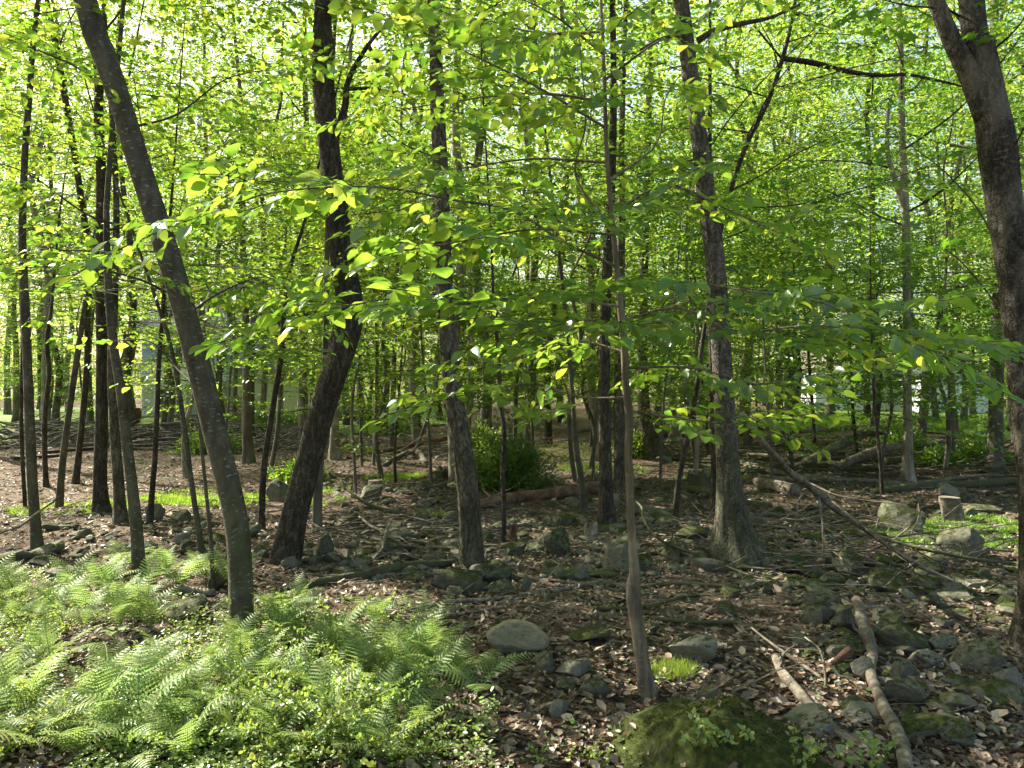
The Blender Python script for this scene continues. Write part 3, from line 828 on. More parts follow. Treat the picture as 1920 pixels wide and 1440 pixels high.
t_big, _, _ = make_tree("flared_tree", "largest central tree, grey bark, with a wide root flare toward the right",
    [(1385, 1050, 100), (1375, 1000, 66), (1368, 930, 50), (1363, 850, 44), (1358, 760, 42), (1352, 650, 40), (1346, 560, 41), (1337, 450, 40), (1325, 370, 38), (1310, 250, 33), (1292, 120, 30), (1276, 0, 29)],
    'bark_grey', 15, 0.6, 5, sides=40, kind='dark', seed=5, crowns=[CAN(6.5, 15, 3.8, 26)],
    extra=[[(1308, 75, 14), (1345, 55, 11), (1400, 40, 9), (1440, 30, 7), (1500, 10, 5)], [(1200, 95, 5), (1240, 75, 7), (1290, 62, 10)]])
landmark(t_big.location, "the flared grey tree")
t_fork, _, _ = make_tree("forked_tree", "massive forked tree at the right edge with patchy sunlit bark and an old scar",
    [(1934, 1225, 108), (1942, 1120, 74), (1940, 960, 70), (1930, 800, 70), (1915, 640, 72), (1900, 500, 74), (1880, 360, 78), (1868, 270, 80), (1853, 170, 66), (1838, 80, 58), (1822, 0, 54)],
    'bark_patchy', 13, 0.25, sides=40, kind='dark', seed=6, crowns=[CAN(5.5, 13, 3.4, 22)],
    extra=[[(1850, 220, 44), (1822, 150, 40), (1795, 90, 34), (1770, 30, 30), (1750, -20, 28), (1715, -120, 24), (1680, -260, 18)]])
landmark(t_fork.location, "the forked tree")
t_pale, _, _ = make_tree("birch_tree", "pale sunlit trunk standing beyond the fallen logs",
    [(1702, 902, 32), (1702, 870, 23), (1702, 780, 19), (1700, 620, 17), (1700, 480, 18), (1697, 380, 17), (1692, 280, 15), (1690, 170, 12), (1688, 40, 10)],
    'bark_pale', 13, 0.3, sides=20, seed=7, crowns=[(3.4, 12, 3.0, 26, 'canopy', dict(per=0.45))], leafmat='leaf_canopy',
    extra=[[(1697, 400, 10), (1680, 340, 10), (1665, 290, 9), (1664, 240, 7), (1670, 180, 5)]])
landmark(t_pale.location, "the pale trunk")

J = [
 ("slim_tree", "grey slim trunk second from the photo's left edge, rising from the ferns", [(72, 1030, 26), (64, 950, 23), (58, 850, 22), (52, 700, 20), (48, 600, 20), (42, 450, 17), (46, 300, 15), (55, 180, 14), (68, 30, 12)], 'bark_smooth', 9, [CAN(5, 9.5, 2.6, 14)]),
 ("thin_tree", "very thin dark stem close against the left side of a grey slim trunk", [(48, 955, 9), (40, 800, 9), (42, 640, 8), (38, 500, 7)], 'bark_dark', 5, [UND(2.6, 5, 1.3, 14)]),
 ("thin_tree", "thin wavy dark stem forking at head height near the lawn", [(87, 912, 13), (84, 850, 11), (84, 780, 11), (92, 700, 10), (88, 640, 9), (97, 570, 7)], 'bark_dark', 6, [UND(2.3, 6, 1.7, 18)]),
 ("slim_tree", "grey slim trunk tilting right, between the thin stems on the left", [(110, 952, 17), (116, 880, 15), (126, 800, 14), (140, 700, 14), (155, 600, 12), (172, 500, 11), (186, 400, 9)], 'bark_smooth', 8, [UND(3.2, 8, 2.2, 22)]),
 ("slim_tree", "dark slim trunk that leans right low down and back left above", [(140, 907, 16), (148, 850, 14), (155, 780, 13), (163, 680, 13), (164, 590, 13), (170, 480, 14), (156, 400, 14), (140, 290, 14), (118, 160, 14), (100, 60, 13)], 'bark_dark', 10, [CAN(6, 12, 2.8, 14)]),
 ("dark_tree", "thickest blackish trunk in the left group, rough bark", [(190, 962, 36), (188, 900, 29), (190, 800, 27), (192, 650, 25), (188, 500, 24), (190, 350, 22), (185, 220, 21), (182, 110, 18)], 'bark_dark', 13, [CAN(5.5, 13, 3.4, 22)]),
 ("slim_tree", "grey brown trunk directly right of the thickest blackish one", [(228, 982, 28), (222, 900, 24), (214, 800, 21), (210, 690, 19), (214, 560, 17), (218, 400, 14), (212, 250, 12)], 'bark_oak', 11, [CAN(5.5, 11, 3.0, 16)]),
 ("slim_tree", "lichen flecked trunk curving left, left neighbour of the leaning tree", [(262, 1092, 30), (258, 1020, 27), (250, 930, 24), (238, 830, 21), (226, 730, 20), (212, 640, 19), (203, 540, 17), (200, 420, 14), (206, 300, 12)], 'bark_smooth', 9, [CAN(4.6, 9.5, 2.6, 16), (2.0, 3.0, 1.5, 10, 'beech', dict(per=0.25, rise=(-0.05, 0.2)))]),
 ("thin_tree", "thin dark stem in front of the house deck", [(280, 985, 14), (285, 920, 12), (291, 850, 11), (295, 760, 11), (298, 680, 10), (304, 600, 8)], 'bark_dark', 6, [UND(2.2, 6, 1.7, 18)]),
 ("thin_tree", "thin stem sloping left behind the leaning tree, forked near the deck", [(382, 1046, 16), (370, 980, 13), (358, 900, 12), (345, 800, 11), (332, 710, 10), (315, 630, 9), (285, 540, 7)], 'bark_smooth', 5.5, [UND(2.0, 5.5, 1.7, 20)]),
 ("thin_tree", "pencil thin upright stem just left of the leaning tree's foot", [(401, 1108, 10), (396, 1020, 9), (388, 940, 8), (380, 860, 8), (372, 780, 7), (358, 690, 6)], 'bark_smooth', 4, [UND(1.7, 4, 1.1, 12)]),
 ("slim_tree", "dark slim trunk sloping right, between leaning and crooked trees", [(490, 992, 16), (492, 920, 14), (498, 850, 13), (512, 760, 12), (527, 670, 11), (532, 590, 10), (545, 500, 8), (575, 400, 6)], 'bark_dark', 7, [UND(2.3, 7, 2.1, 26)]),
 ("slim_tree", "grey brown trunk beyond the leaning tree, near the cream wall", [(466, 868, 22), (463, 800, 20), (463, 700, 17), (460, 580, 15), (455, 450, 13)], 'bark_far', 12, [CAN(4, 12, 3.4, 28)]),
 ("slim_tree", "plain slim trunk close behind the crooked dark tree", [(594, 992, 20), (596, 930, 19), (600, 860, 17), (606, 760, 15), (612, 600, 12), (614, 420, 10)], 'bark_far', 10, [CAN(4.2, 10, 2.8, 20)]),
 ("forest_tree", "sunlit tan trunk with spread roots beyond the crooked dark tree", [(628, 862, 26), (627, 820, 18), (630, 760, 16), (640, 640, 14), (648, 500, 12)], 'bark_pale', 13, [CAN(3.8, 13, 3.6, 30)]),
 ("thin_tree", "thin straight stem in the sunlit opening left of the oak", [(700, 872, 7), (703, 800, 6), (706, 720, 6), (706, 640, 5)], 'bark_far', 7, [UND(3.0, 7, 2.0, 24)]),
 ("thin_tree", "thinner twin stem beside another in the sunlit opening", [(679, 874, 6), (676, 800, 6), (672, 700, 5)], 'bark_far', 6, [UND(2.8, 6, 1.8, 20)]),
 ("forest_tree", "narrow trunk half hidden by a leafy spray left of the oak", [(736, 850, 14), (735, 790, 11), (738, 700, 10), (742, 560, 9)], 'bark_far', 12, [CAN(3.8, 12, 3.4, 28)]),
 ("thin_tree", "reddish thin stem with a kink, right of the furrowed oak", [(943, 1016, 11), (945, 950, 9), (942, 890, 10), (946, 820, 9), (938, 740, 8), (934, 660, 8), (925, 560, 7), (922, 470, 5)], 'bark_dark', 6, [UND(2.4, 6, 2.0, 24)]),
 ("thin_tree", "slender dark stem rising behind the rotten log", [(1094, 962, 13), (1090, 900, 12), (1082, 850, 11), (1076, 780, 10), (1070, 700, 9), (1062, 600, 8)], 'bark_smooth', 7, [UND(2.6, 7, 2.1, 26)]),
 ("slim_tree", "grey ribbed trunk behind the young foreground tree", [(1168, 925, 40), (1165, 890, 26), (1162, 800, 24), (1162, 700, 22), (1163, 560, 18), (1165, 400, 15), (1166, 250, 12)], 'bark_oak', 14, [CAN(4.6, 14, 3.4, 28)]),
 ("forest_tree", "stout leaning trunk with a long root running right, beyond the opening", [(1232, 858, 64), (1222, 835, 40), (1212, 800, 26), (1206, 740, 22), (1205, 640, 20), (1208, 480, 17)], 'bark_oak', 15, [CAN(4.2, 15, 3.8, 34)]),
 ("forest_tree", "upright trunk with mossy spreading foot in the far opening", [(1266, 832, 34), (1264, 805, 17), (1262, 760, 14), (1260, 640, 13), (1258, 500, 12)], 'bark_pale', 14, [CAN(4, 14, 3.6, 32)]),
 ("thin_tree", "dark thin stem sloping right toward the flared tree", [(1266, 978, 13), (1270, 920, 12), (1280, 860, 12), (1294, 800, 12), (1306, 730, 10), (1316, 650, 9), (1330, 560, 9), (1352, 430, 9), (1392, 290, 10), (1440, 190, 10), (1467, 110, 9), (1488, 20, 7)], 'bark_dark', 8, [UND(2.3, 6, 2.0, 26)], [[(1467, 110, 9), (1520, 118, 11), (1600, 135, 9), (1640, 140, 8), (1700, 142, 6), (1760, 150, 5), (1815, 164, 3)], [(1640, 140, 3), (1634, 180, 3), (1622, 230, 2)], [(1468, 112, 4), (1425, 60, 4), (1415, 50, 3)], [(1487, 25, 4), (1530, 28, 4), (1570, 15, 3)]]),
 ("slim_tree", "slim trunk partly hidden behind the flared tree's left side", [(1342, 960, 18), (1340, 900, 15), (1338, 800, 14), (1334, 650, 12), (1330, 480, 10)], 'bark_dark', 10, [CAN(3.8, 10, 2.8, 24)]),
 ("forest_tree", "straight dark trunk between the flared tree and the pale trunk", [(1558, 795, 20), (1557, 740, 17), (1556, 620, 16), (1552, 460, 14), (1548, 300, 12)], 'bark_far', 15, [CAN(4.5, 15, 3.6, 32)]),
 ("thin_tree", "thin crooked stem carrying dark leafy sprays before the fallen logs", [(1530, 872, 8), (1526, 800, 7), (1520, 720, 7), (1512, 620, 6)], 'bark_dark', 5, [UND(1.0, 5, 2.4, 48)]),
 ("thin_tree", "thin stem among dark low sprays left of the pale trunk", [(1610, 865, 8), (1600, 780, 7), (1596, 690, 6)], 'bark_dark', 5, [UND(1.1, 4.6, 2.4, 46)]),
 ("thin_tree", "thin stem with low leafy sprays hanging across the pale trunk", [(1655, 930, 9), (1650, 860, 8), (1640, 760, 7)], 'bark_dark', 4, [UND(1.1, 3.4, 2.0, 38)]),
 ("thin_tree", "small sapling with drooping bright sprays left of the oak's middle", [(742, 905, 7), (740, 850, 6), (745, 780, 5)], 'bark_dark', 4, [UND(1.0, 3.8, 1.5, 18)]),
 ("thin_tree", "leafy sapling standing right behind the crooked dark tree's bend", [(668, 925, 7), (664, 860, 6), (660, 780, 6), (668, 700, 5)], 'bark_far', 5, [UND(1.1, 5, 2.0, 36)]),
 ("thin_tree", "leafy sapling directly left behind the furrowed oak", [(808, 905, 7), (806, 840, 6), (800, 760, 5)], 'bark_far', 5, [UND(1.0, 5, 2.2, 40)]),
 ("thin_tree", "leafy sapling rising behind the dark green bush", [(1000, 862, 7), (998, 810, 6), (990, 730, 5)], 'bark_far', 6, [UND(1.1, 6, 2.5, 46)]),
 ("thin_tree", "leafy sapling just left behind the dark straight trunk", [(1112, 900, 6), (1114, 840, 6), (1120, 760, 5)], 'bark_far', 5, [UND(1.2, 5, 2.2, 40)]),
 ("thin_tree", "leafy sapling right behind the flared tree", [(1448, 905, 7), (1446, 840, 6), (1440, 760, 5)], 'bark_far', 5, [UND(1.0, 5, 2.2, 44)]),
 ("thin_tree", "leafy sapling between the ribbed and the flared trunks", [(1238, 900, 7), (1240, 840, 6), (1244, 760, 5)], 'bark_far', 5.5, [UND(1.2, 5.5, 2.2, 40)]),
 ("thin_tree", "leafy sapling right of the pale trunk near the forked tree", [(1790, 880, 8), (1786, 820, 7), (1780, 740, 6)], 'bark_far', 6, [UND(1.2, 6, 2.3, 40)]),
 ("thin_tree", "leafy sapling far behind the leaning tree's middle", [(420, 862, 7), (424, 800, 6), (430, 730, 5)], 'bark_far', 6, [UND(1.9, 6, 2.4, 40)]),
]
for k, (nm, lb, pts, bk, H, cr, *ex) in enumerate(J):
    kd = 'dark' if bk in ('bark_dark', 'bark_oak') else 'plain'
    und = any(c[4] in ('under', 'beech') for c in cr)
    t, sp, d = make_tree(nm, lb, pts, bk, H, 0.55, 4, sides=(20 if pts[0][2] > 20 else 12), kind=kd, seed=20 + k, crowns=cr, extra=ex[0] if ex else (), tmpl=LEAF_LOBE if k % 3 == 0 else LEAF_MID, leafmat='leaf_under' if und else 'leaf_canopy')

# ------------------------------------------------------------------ the young foreground tree
def branch_sprays(polyl, rg, proto, per=0.15, start=0.12, roll=0.30, out=0.0):
    q = smooth_path(np.array(polyl), 40)
    arc = np.concatenate([[0], np.cumsum(np.linalg.norm(np.diff(q, axis=0), axis=1))])
    org, dirs, scl = [], [], []
    s = arc[-1] * start; side = 1
    while s < arc[-1]:
        j = min(np.searchsorted(arc, s), len(q) - 2)
        dv = nrm(q[j + 1] - q[j])
        an = side * R(rg.uniform(35, 65))
        org.append(q[j]); dirs.append([dv[0] * math.cos(an) - dv[1] * math.sin(an), dv[0] * math.sin(an) + dv[1] * math.cos(an), rg.uniform(-0.2, 0.15)])
        scl.append(rg.uniform(0.55, 0.95) * (1.1 - 0.45 * s / arc[-1])); side = -side; s += per * rg.uniform(0.75, 1.25)
    org.append(q[-2]); dirs.append(q[-1] - q[-2]); scl.append(0.7)
    return place_sprays(proto, np.array(org), np.array(dirs, float), rg, roll, np.array(scl)), q

srg = np.random.default_rng(77)
S_PTS = [(1222, 1305, 44), (1208, 1260, 30), (1196, 1180, 28), (1187, 1110, 31), (1190, 1075, 23), (1187, 1030, 18), (1182, 960, 16), (1181, 900, 17), (1178, 850, 15), (1180, 790, 16), (1173, 720, 15), (1171, 660, 15), (1165, 590, 15), (1156, 500, 12), (1147, 400, 10), (1138, 300, 9), (1134, 180, 8), (1130, 60, 7), (1127, -40, 6)]
sap_d = ground_at(1222, 1305)[1]
sap, sap_path, _ = make_tree("young_tree", "slim young tree with large bright leaves, rooted beside the moss mound", S_PTS, 'bark_sapling', 5.6, 0.35, 4, sides=24, kind='dark', seed=60, cat="young tree")
landmark(sap.location, "the young foreground tree")
D0 = sap_d
BR = [
 [(1170, 600, D0), (1270, 578, D0 - .2), (1380, 620, D0 - .4), (1500, 612, D0 - .6), (1640, 618, D0 - .7), (1790, 640, D0 - .8)],
 [(1166, 575, D0), (1060, 562, D0 - .2), (960, 560, D0 - .5), (860, 570, D0 - .9), (740, 560, D0 - 1.1), (620, 580, D0 - 1.2)],
 [(1156, 500, D0), (1060, 455, D0 - .2), (960, 395, D0 - .4), (850, 375, D0 - .6), (700, 350, D0 - .9), (520, 360, D0 - 1.1), (410, 392, D0 - 1.2)],
 [(1138, 305, D0), (1000, 298, D0 + .1), (870, 315, D0), (760, 330, D0 - .1)],
 [(1136, 240, D0), (1020, 170, D0 - .1), (900, 110, D0 - .2), (760, 45, D0 - .3)],
 [(1134, 190, D0), (1000, 175, D0 + .2), (850, 190, D0 + .3), (700, 215, D0 + .3)],
 [(1146, 400, D0), (1250, 350, D0 - .2), (1380, 400, D0 - .3), (1500, 455, D0 - .4)],
 [(1178, 745, D0), (1090, 745, D0 + .1), (1000, 720, D0), (900, 735, D0 - .2), (850, 745, D0 - .3)],
 [(1178, 770, D0), (1280, 785, D0 - .1), (1360, 795, D0 - .2), (1400, 790, D0 - .2)],
 [(1172, 660, D0), (1080, 640, D0 + .2), (980, 670, D0 + .3), (900, 690, D0 + .2)],
 [(1160, 540, D0), (1290, 530, D0 - .4), (1400, 545, D0 - .8), (1530, 565, D0 - 1.0), (1620, 600, D0 - 1.1)],
 [(1134, 150, D0), (1230, 80, D0 - .1), (1340, 25, D0 - .2)],
 [(1130, 100, D0), (1040, 30, D0 - .3), (940, -20, D0 - .5)],
 [(1148, 430, D0), (1080, 330, D0 + .2), (1098, 230, D0 + .2), (1090, 120, D0 + .2), (1080, 0, D0 + .2)],
 [(1150, 440, D0), (1010, 430, D0 - .6), (880, 450, D0 - .9), (760, 470, D0 - 1.1)],
 [(1174, 690, D0), (1300, 690, D0 + .2), (1420, 720, D0 + .3), (1540, 700, D0 + .3)],
 [(1130, 60, D0), (1000, 60, D0 + .3), (860, 20, D0 + .5)],
 [(1142, 340, D0), (1230, 270, D0 + .2), (1250, 180, D0 + .3), (1300, 110, D0 + .3)],
 [(1168, 620, D0), (1100, 600, D0 - .8), (1050, 630, D0 - 1.1), (990, 610, D0 - 1.2)],
]
Ls = []; wood = Acc()
sloc = np.array(sap.location)
for b in BR:
    pl = [at(*p) for p in b]
    (L, W), q = branch_sprays(pl, srg, PROTO['beech'])
    Ls.append(L); segs(wood, W[0], W[1], 0.0016, 0.0009)
    a = Acc(); r0 = 0.0075
    tube(a, q, np.linspace(r0, 0.0022, len(q)), 6, cap=False)
    link("branch", a.mesh("branch", True, sloc), M['bark_sapling'], sap)
L = catL(Ls)
px_size = L[3] / np.maximum(L[0][:, 1], 0.5)
order = np.argsort(-px_size)
top = order[:300]; rest = order[300:]
leafme = []
for v in range(4):
    tv = LEAF_NEAR[0].copy(); tv[:, 2] += 0.03 * np.sin(tv[:, 0] * 6 + v * 1.7) * (v - 1.5) * 0.5 + 0.04 * tv[:, 1] * (v - 1.5)
    lm = mk_mesh("leaf", tv, LEAF_NEAR[1], True); lm.materials.append(M['leaf_beech']); leafme.append(lm)
from mathutils import Matrix
for n_, k in enumerate(top):
    D_ = L[1][k] / np.linalg.norm(L[1][k]); B_ = np.cross(L[2][k], D_); B_ /= np.linalg.norm(B_); N_ = np.cross(D_, B_)
    s = L[3][k]
    o = link("leaf", leafme[n_ % 4], None, sap)
    p = L[0][k] - sloc
    o.matrix_local = Matrix(((D_[0] * s, B_[0] * s, N_[0] * s, p[0]), (D_[1] * s, B_[1] * s, N_[1] * s, p[1]), (D_[2] * s, B_[2] * s, N_[2] * s, p[2]), (0, 0, 0, 1)))
a = Acc(); leaves_geo(a, lit_filter(tuple(x[rest] for x in L), srg, 0.45), LEAF_NEAR)
link("foliage", a.mesh("foliage", True, sloc), M['leaf_beech'], sap, "stuff")
link("twigs", wood.mesh("twigs", False, sloc), M['twig'], sap, "stuff")

# near leafy branches reaching in from trees at the left
def leafy_part(parent, brs, mat, tmpl, proto, rg, per=0.16, r0=0.009):
    Ls = []; wood = Acc(); off = np.array(parent.location)
    for b in brs:
        (L, W), q = branch_sprays([at(*p) for p in b], rg, PROTO[proto], per=per)
        Ls.append(L); segs(wood, W[0], W[1], 0.0018, 0.0009)
        a = Acc(); tube(a, q, np.linspace(r0, 0.0025, len(q)), 6, cap=False)
        link("branch", a.mesh("branch", True, off), M['twig'], parent)
    a = Acc(); leaves_geo(a, lit_filter(catL(Ls), rg, 0.5), tmpl)
    link("foliage", a.mesh("foliage", True, off), M[mat], parent, "stuff")
    link("twigs", wood.mesh("twigs", False, off), M['twig'], parent, "stuff")
PROTO['maple'] = [spray_proto(prg, l, 0.10, 0.9) for l in (0.4, 0.55)]
leafy_part(t_lean, [
    [(345, 565, 4.9), (250, 520, 4.6), (130, 500, 4.4), (0, 505, 4.2)],
    [(330, 530, 4.9), (230, 480, 5.2), (110, 470, 5.3), (-40, 490, 5.4)],
    [(350, 590, 4.9), (420, 545, 5.2), (500, 520, 5.5), (560, 560, 5.6)],
    [(300, 430, 4.9), (180, 410, 4.5), (60, 330, 4.3), (-20, 300, 4.2)],
    [(225, 190, 4.9), (150, 130, 4.7), (60, 90, 4.5), (-30, 60, 4.3)],
    [(240, 240, 4.9), (330, 215, 5.1), (420, 150, 5.2), (500, 130, 5.3)],
    [(385, 740, 4.9), (330, 690, 5.3), (280, 640, 5.4), (200, 640, 5.6)]],
    'leaf_beech', LEAF_NEAR, 'beech', np.random.default_rng(5), per=0.2)
leafy_part(t_fork, [
    [(1870, 330, 4.6), (1915, 250, 4.2), (1960, 150, 4.0)],
    [(1840, 110, 4.6), (1900, 60, 4.2), (1950, -10, 4.0)],
    [(1835, 60, 4.6), (1780, 20, 4.4), (1700, 10, 4.3), (1620, -10, 4.2)],
    [(1905, 640, 4.6), (1860, 560, 4.9), (1790, 480, 5.1), (1720, 440, 5.3)],
    [(1900, 560, 4.6), (1850, 420, 5.0), (1780, 330, 5.2), (1690, 260, 5.5)]],
    'leaf_maple', LEAF_MAPLE, 'maple', np.random.default_rng(6), per=0.22)
leafy_part(t_oak, [
    [(838, 620, 6.9), (760, 560, 7.0), (690, 540, 6.8)],
    [(830, 480, 6.9), (900, 430, 7.2), (1000, 420, 7.4)],
    [(826, 300, 6.9), (740, 260, 7.1), (680, 200, 7.2)],
    [(820, 180, 6.9), (900, 130, 7.1), (1000, 100, 7.3)]],
    'leaf_under', LEAF_MID, 'under', np.random.default_rng(8), per=0.24)

# ------------------------------------------------------------------ canopy trees added outside the frame, mostly sunward, to shade the ground
crg = np.random.default_rng(21)
OUT = [(-6.5, 5.2), (-10.5, 8.5), (-14.5, 6.0), (-15.5, 12.5), (-20.5, 10.0), (-19.5, 16.5), (-25.0, 14.0), (-9.2, 2.4), (7.5, 6.0), (10.5, 9.5), (-12.5, 17.0), (6.0, -3.0), (-5.0, -4.0)]
far_protos = PROTO['canopy']
def tall_tree_world(name, label, x, y, H, rb, crown, rg, bark='bark_far', leaf='leaf_canopy', tmpl=None, filt=True):
    z = tz(x, y)
    n = 9; P = []
    lean = rg.normal(0, 0.06, 2); c = np.array([x, y, z - 0.1])
    for k in range(n):
        P.append([*(c + np.array([lean[0] * k * H / n + rg.normal(0, 0.11) * (k > 0), lean[1] * k * H / n, k * H / (n - 1)])), rb * (1 - 0.85 * k / (n - 1))])
    sp = smooth_path(np.array(P), 60)
    t = thing(name, label, "tree", (x, y, z), "trees of the wood")
    a = Acc(); tube(a, sp[:, :3], sp[:, 3], 10, bark_disp('plain', int(abs(x * 37 + y * 91)), 0.35, 4, rb))
    link("trunk", a.mesh("trunk", True, (x, y, z)), M[bark], t)
    L, W, limbs = crown_from(sp, *crown[:4], PROTO[crown[4]], rg, **crown[5])
    if filt: L = lit_filter(L, rg)
    a = Acc(); leaves_geo(a, L, tmpl or LEAF_FAR)
    link("crown", a.mesh("crown", False, (x, y, z)), M[leaf], t, "stuff")
    a = Acc(); add_wood(a, W, limbs, twigs=False)
    if a.n: link("limbs", a.mesh("limbs", False, (x, y, z)), M['twig'], t, "stuff")
    return t
for k, (x, y) in enumerate(OUT):
    pre = ["tall straight tree", "broad crowned tree", "tall slim tree"][k % 3]
    tall_tree_world("forest_tree", where_label(pre + " added outside the view", (x, y)), x, y, 15, 0.16, (4.5, 15, 4.0, 30, 'canopy', dict(per=0.5)), crg)

# ------------------------------------------------------------------ the woods behind: shared crowns
ARCH = []
arg = np.random.default_rng(31)
def archetype(H, z0, Rm, nb, proto, per, rb, leafmat, rise=(0.1, 0.9)):
    n = 8
    P = np.array([[arg.normal(0, 0.2) * (k > 0) * (k / n + .3), arg.normal(0, 0.14) * (k > 0), k * H / (n - 1) - 0.1 * (k == 0), rb * (1 - 0.85 * k / (n - 1))] for k in range(n)])
    sp = smooth_path(P, 40)
    a = Acc(); tube(a, sp[:, :3], sp[:, 3], 9, bark_disp('plain', int(H * 100 + nb), 0.35, 4, rb))
    L, W, limbs = crown_from(sp, z0, H, Rm, nb, PROTO[proto], arg, per=per, rise=rise)
    for q, r in limbs[::2]: tube(a, q, r, 4, cap=False)
    tm = a.mesh("trunk", True)
    b = Acc(); leaves_geo(b, L, LEAF_FAR if proto == 'far' else (LEAF_LOBE if nb == 38 else LEAF_MID)); cm = b.mesh("crown", False)
    cm.materials.append(M[leafmat])
    return tm, cm, len(L[0])
for H, z0, Rm, nb in ((15, 3.0, 3.6, 46), (17, 4.5, 4.0, 46), (13, 2.0, 3.2, 44), (16, 2.6, 3.8, 50), (14, 5.0, 3.4, 36)):
    ARCH.append(('tall', archetype(H, z0, Rm, nb, 'far', 0.55, 0.13, 'leaf_far')))
for H, z0, Rm, nb in ((6.5, 1.0, 2.2, 42), (5.0, 0.8, 2.0, 38), (8.0, 1.2, 2.5, 50)):
    ARCH.append(('low', archetype(H, z0, Rm, nb, 'under', 0.36, 0.04, 'leaf_under', rise=(-0.05, 0.35))))
tall_i = [k for k, a in enumerate(ARCH) if a[0] == 'tall']; low_i = [k for k, a in enumerate(ARCH) if a[0] == 'low']
barkmesh = {}
def arch_inst(k, x, y, s, rot, bark, name, label, grp):
    kind, (tm, cm, nl) = ARCH[k]
    key = (k, bark)
    if key not in barkmesh:
        m2 = tm.copy(); m2.materials.clear(); m2.materials.append(M[bark]); barkmesh[key] = m2
    t = thing(name, label, "tree", (x, y, tz(x, y)), grp, rot)
    t.scale = (s, s, s * crg.uniform(0.9, 1.1))
    link("trunk", barkmesh[key], None, t); c = link("crown", cm, None, t, "stuff")
    return t
landmark((-12.0, 36), "the house deck"); landmark((-8.5, 36), "the cream walled wing"); landmark((14, 44), "the white house"); landmark((22, 42), "the pale shed")
landmark((-0.1, 11.3), "the dark green bush"); landmark((4.5, 13.0), "the stacked fallen logs"); landmark((-12.5, 19), "the brush pile")
placed = [(-99, -99)]
def free(x, y, gap):
    return all((x - a) ** 2 + (y - b) ** 2 > gap * gap for a, b in placed)
HOUSE_GAPS = [(215, 615, 13.5, 40), (1545, 1660, 14, 46), (1735, 1860, 14, 44)]
def in_gap(x, y, pad=1.0):
    px = CX + F * x / y
    padpx = pad / y * F
    return any(a - padpx < px < b + padpx and d0 < y < d1 for a, b, d0, d1 in HOUSE_GAPS)
NUNQ = []
descr_t = ["tall full crowned tree", "slim straight tree", "dense leafy tree", "bright green tree", "tall tree with open crown", "narrow trunked tree", "grey trunked tree", "dark trunked tree"]
descr_l = ["low leafy sapling", "bushy young tree", "small spreading tree"]
cnt = 0
for ring, (d0, d1, num, gap, kinds) in enumerate([(11.5, 20, 36, 1.4, 'mix'), (20, 34, 80, 1.7, 'mix'), (34, 60, 122, 2.1, 'mix')]):
    tries = 0; n_ = 0
    while n_ < num and tries < 9000:
        tries += 1
        y = math.sqrt(crg.uniform(d0 ** 2, d1 ** 2)); x = crg.uniform(-0.80, 0.80) * y
        low = kinds == 'mix' and crg.random() < (0.72 if ring == 0 else 0.6 if ring == 1 else 0.35)
        if not free(x, y, gap): continue
        pxx = CX + F * x / y
        if ring == 0 and pxx < 330: continue
        if any(abs(pxx - c_) < w_ for c_, w_ in ((1701, 22), (1360, 26), (1206, 22), (1260, 14), (627, 14), (1557, 16))): continue
        if in_gap(x, y, 1.6 if low else 0.6) and (low or y < 17 or crg.random() < 0.45): continue
        if -45 < x < -2.2 and 21 < y < 47 and crg.random() < (0.75 if low or y < 28 else 0.3): continue
        if x > 14.5 and 20.5 < y < 42 and crg.random() < 0.5: continue
        pxx = CX + F * x / y
        if not low and y > 17 and ((1500 < pxx < 1780 and crg.random() < .7) or (440 < pxx < 580 and crg.random() < .4) or (960 < pxx < 1080 and crg.random() < .35)): continue
        placed.append((x, y)); n_ += 1
        if low: k = int(crg.choice(low_i)); nm = "sapling"; pre = descr_l[int(crg.integers(0, 3))]
        else: k = int(crg.choice([1, 4] if in_gap(x, y, 3.0) else tall_i)); nm = "forest_tree"; pre = descr_t[int(crg.integers(0, 8))]
        bark = ['bark_far', 'bark_dark', 'bark_pale', 'bark_grey'][int(crg.choice(4, p=[.55, .12, .13, .20]))]
        if any(3.0 < y - 0.65 * h < 13.5 and abs(x + 0.92 * h) < 0.8 * (y - 0.65 * h) for h in (4, 7, 10, 13)):
            un = ('low' if low else 'tall'); rb_ = 0.04 if low else crg.uniform(.09, .15)
            if low: cr = (0.95, 5.6, 2.2, 34, 'under', dict(per=0.36, rise=(-0.05, 0.4)))
            else: cr = (3.2, 15.0, 3.6, 40, 'far', dict(per=0.55))
            tall_tree_world(nm, where_label(pre, (x, y)), x, y, 6.5 if low else 15, rb_, cr, crg, bark, 'leaf_under' if low else 'leaf_far', LEAF_FAR)
            NUNQ.append(1); continue
        bad = False
        for h in (3, 6, 9, 12):
            gx_, gy_ = x + 0.92 * h, y - 0.65 * h
            if gy_ > 5:
                pxx, pyy = CX + F * gx_ / gy_, CY + F * CAMZ / gy_
                if any(((pxx - e[0]) / (e[2] * 1.0)) ** 2 + ((pyy - e[1]) / (e[3] * 1.2)) ** 2 < 1 for e in LIT if e[1] < 960): bad = True
        if bad and crg.random() < 0.75: placed.pop(); n_ -= 1; continue
        arch_inst(k, x, y, crg.uniform(0.8, 1.15), crg.uniform(0, 6.28), bark, nm, where_label(pre, (x, y)), "trees of the wood")

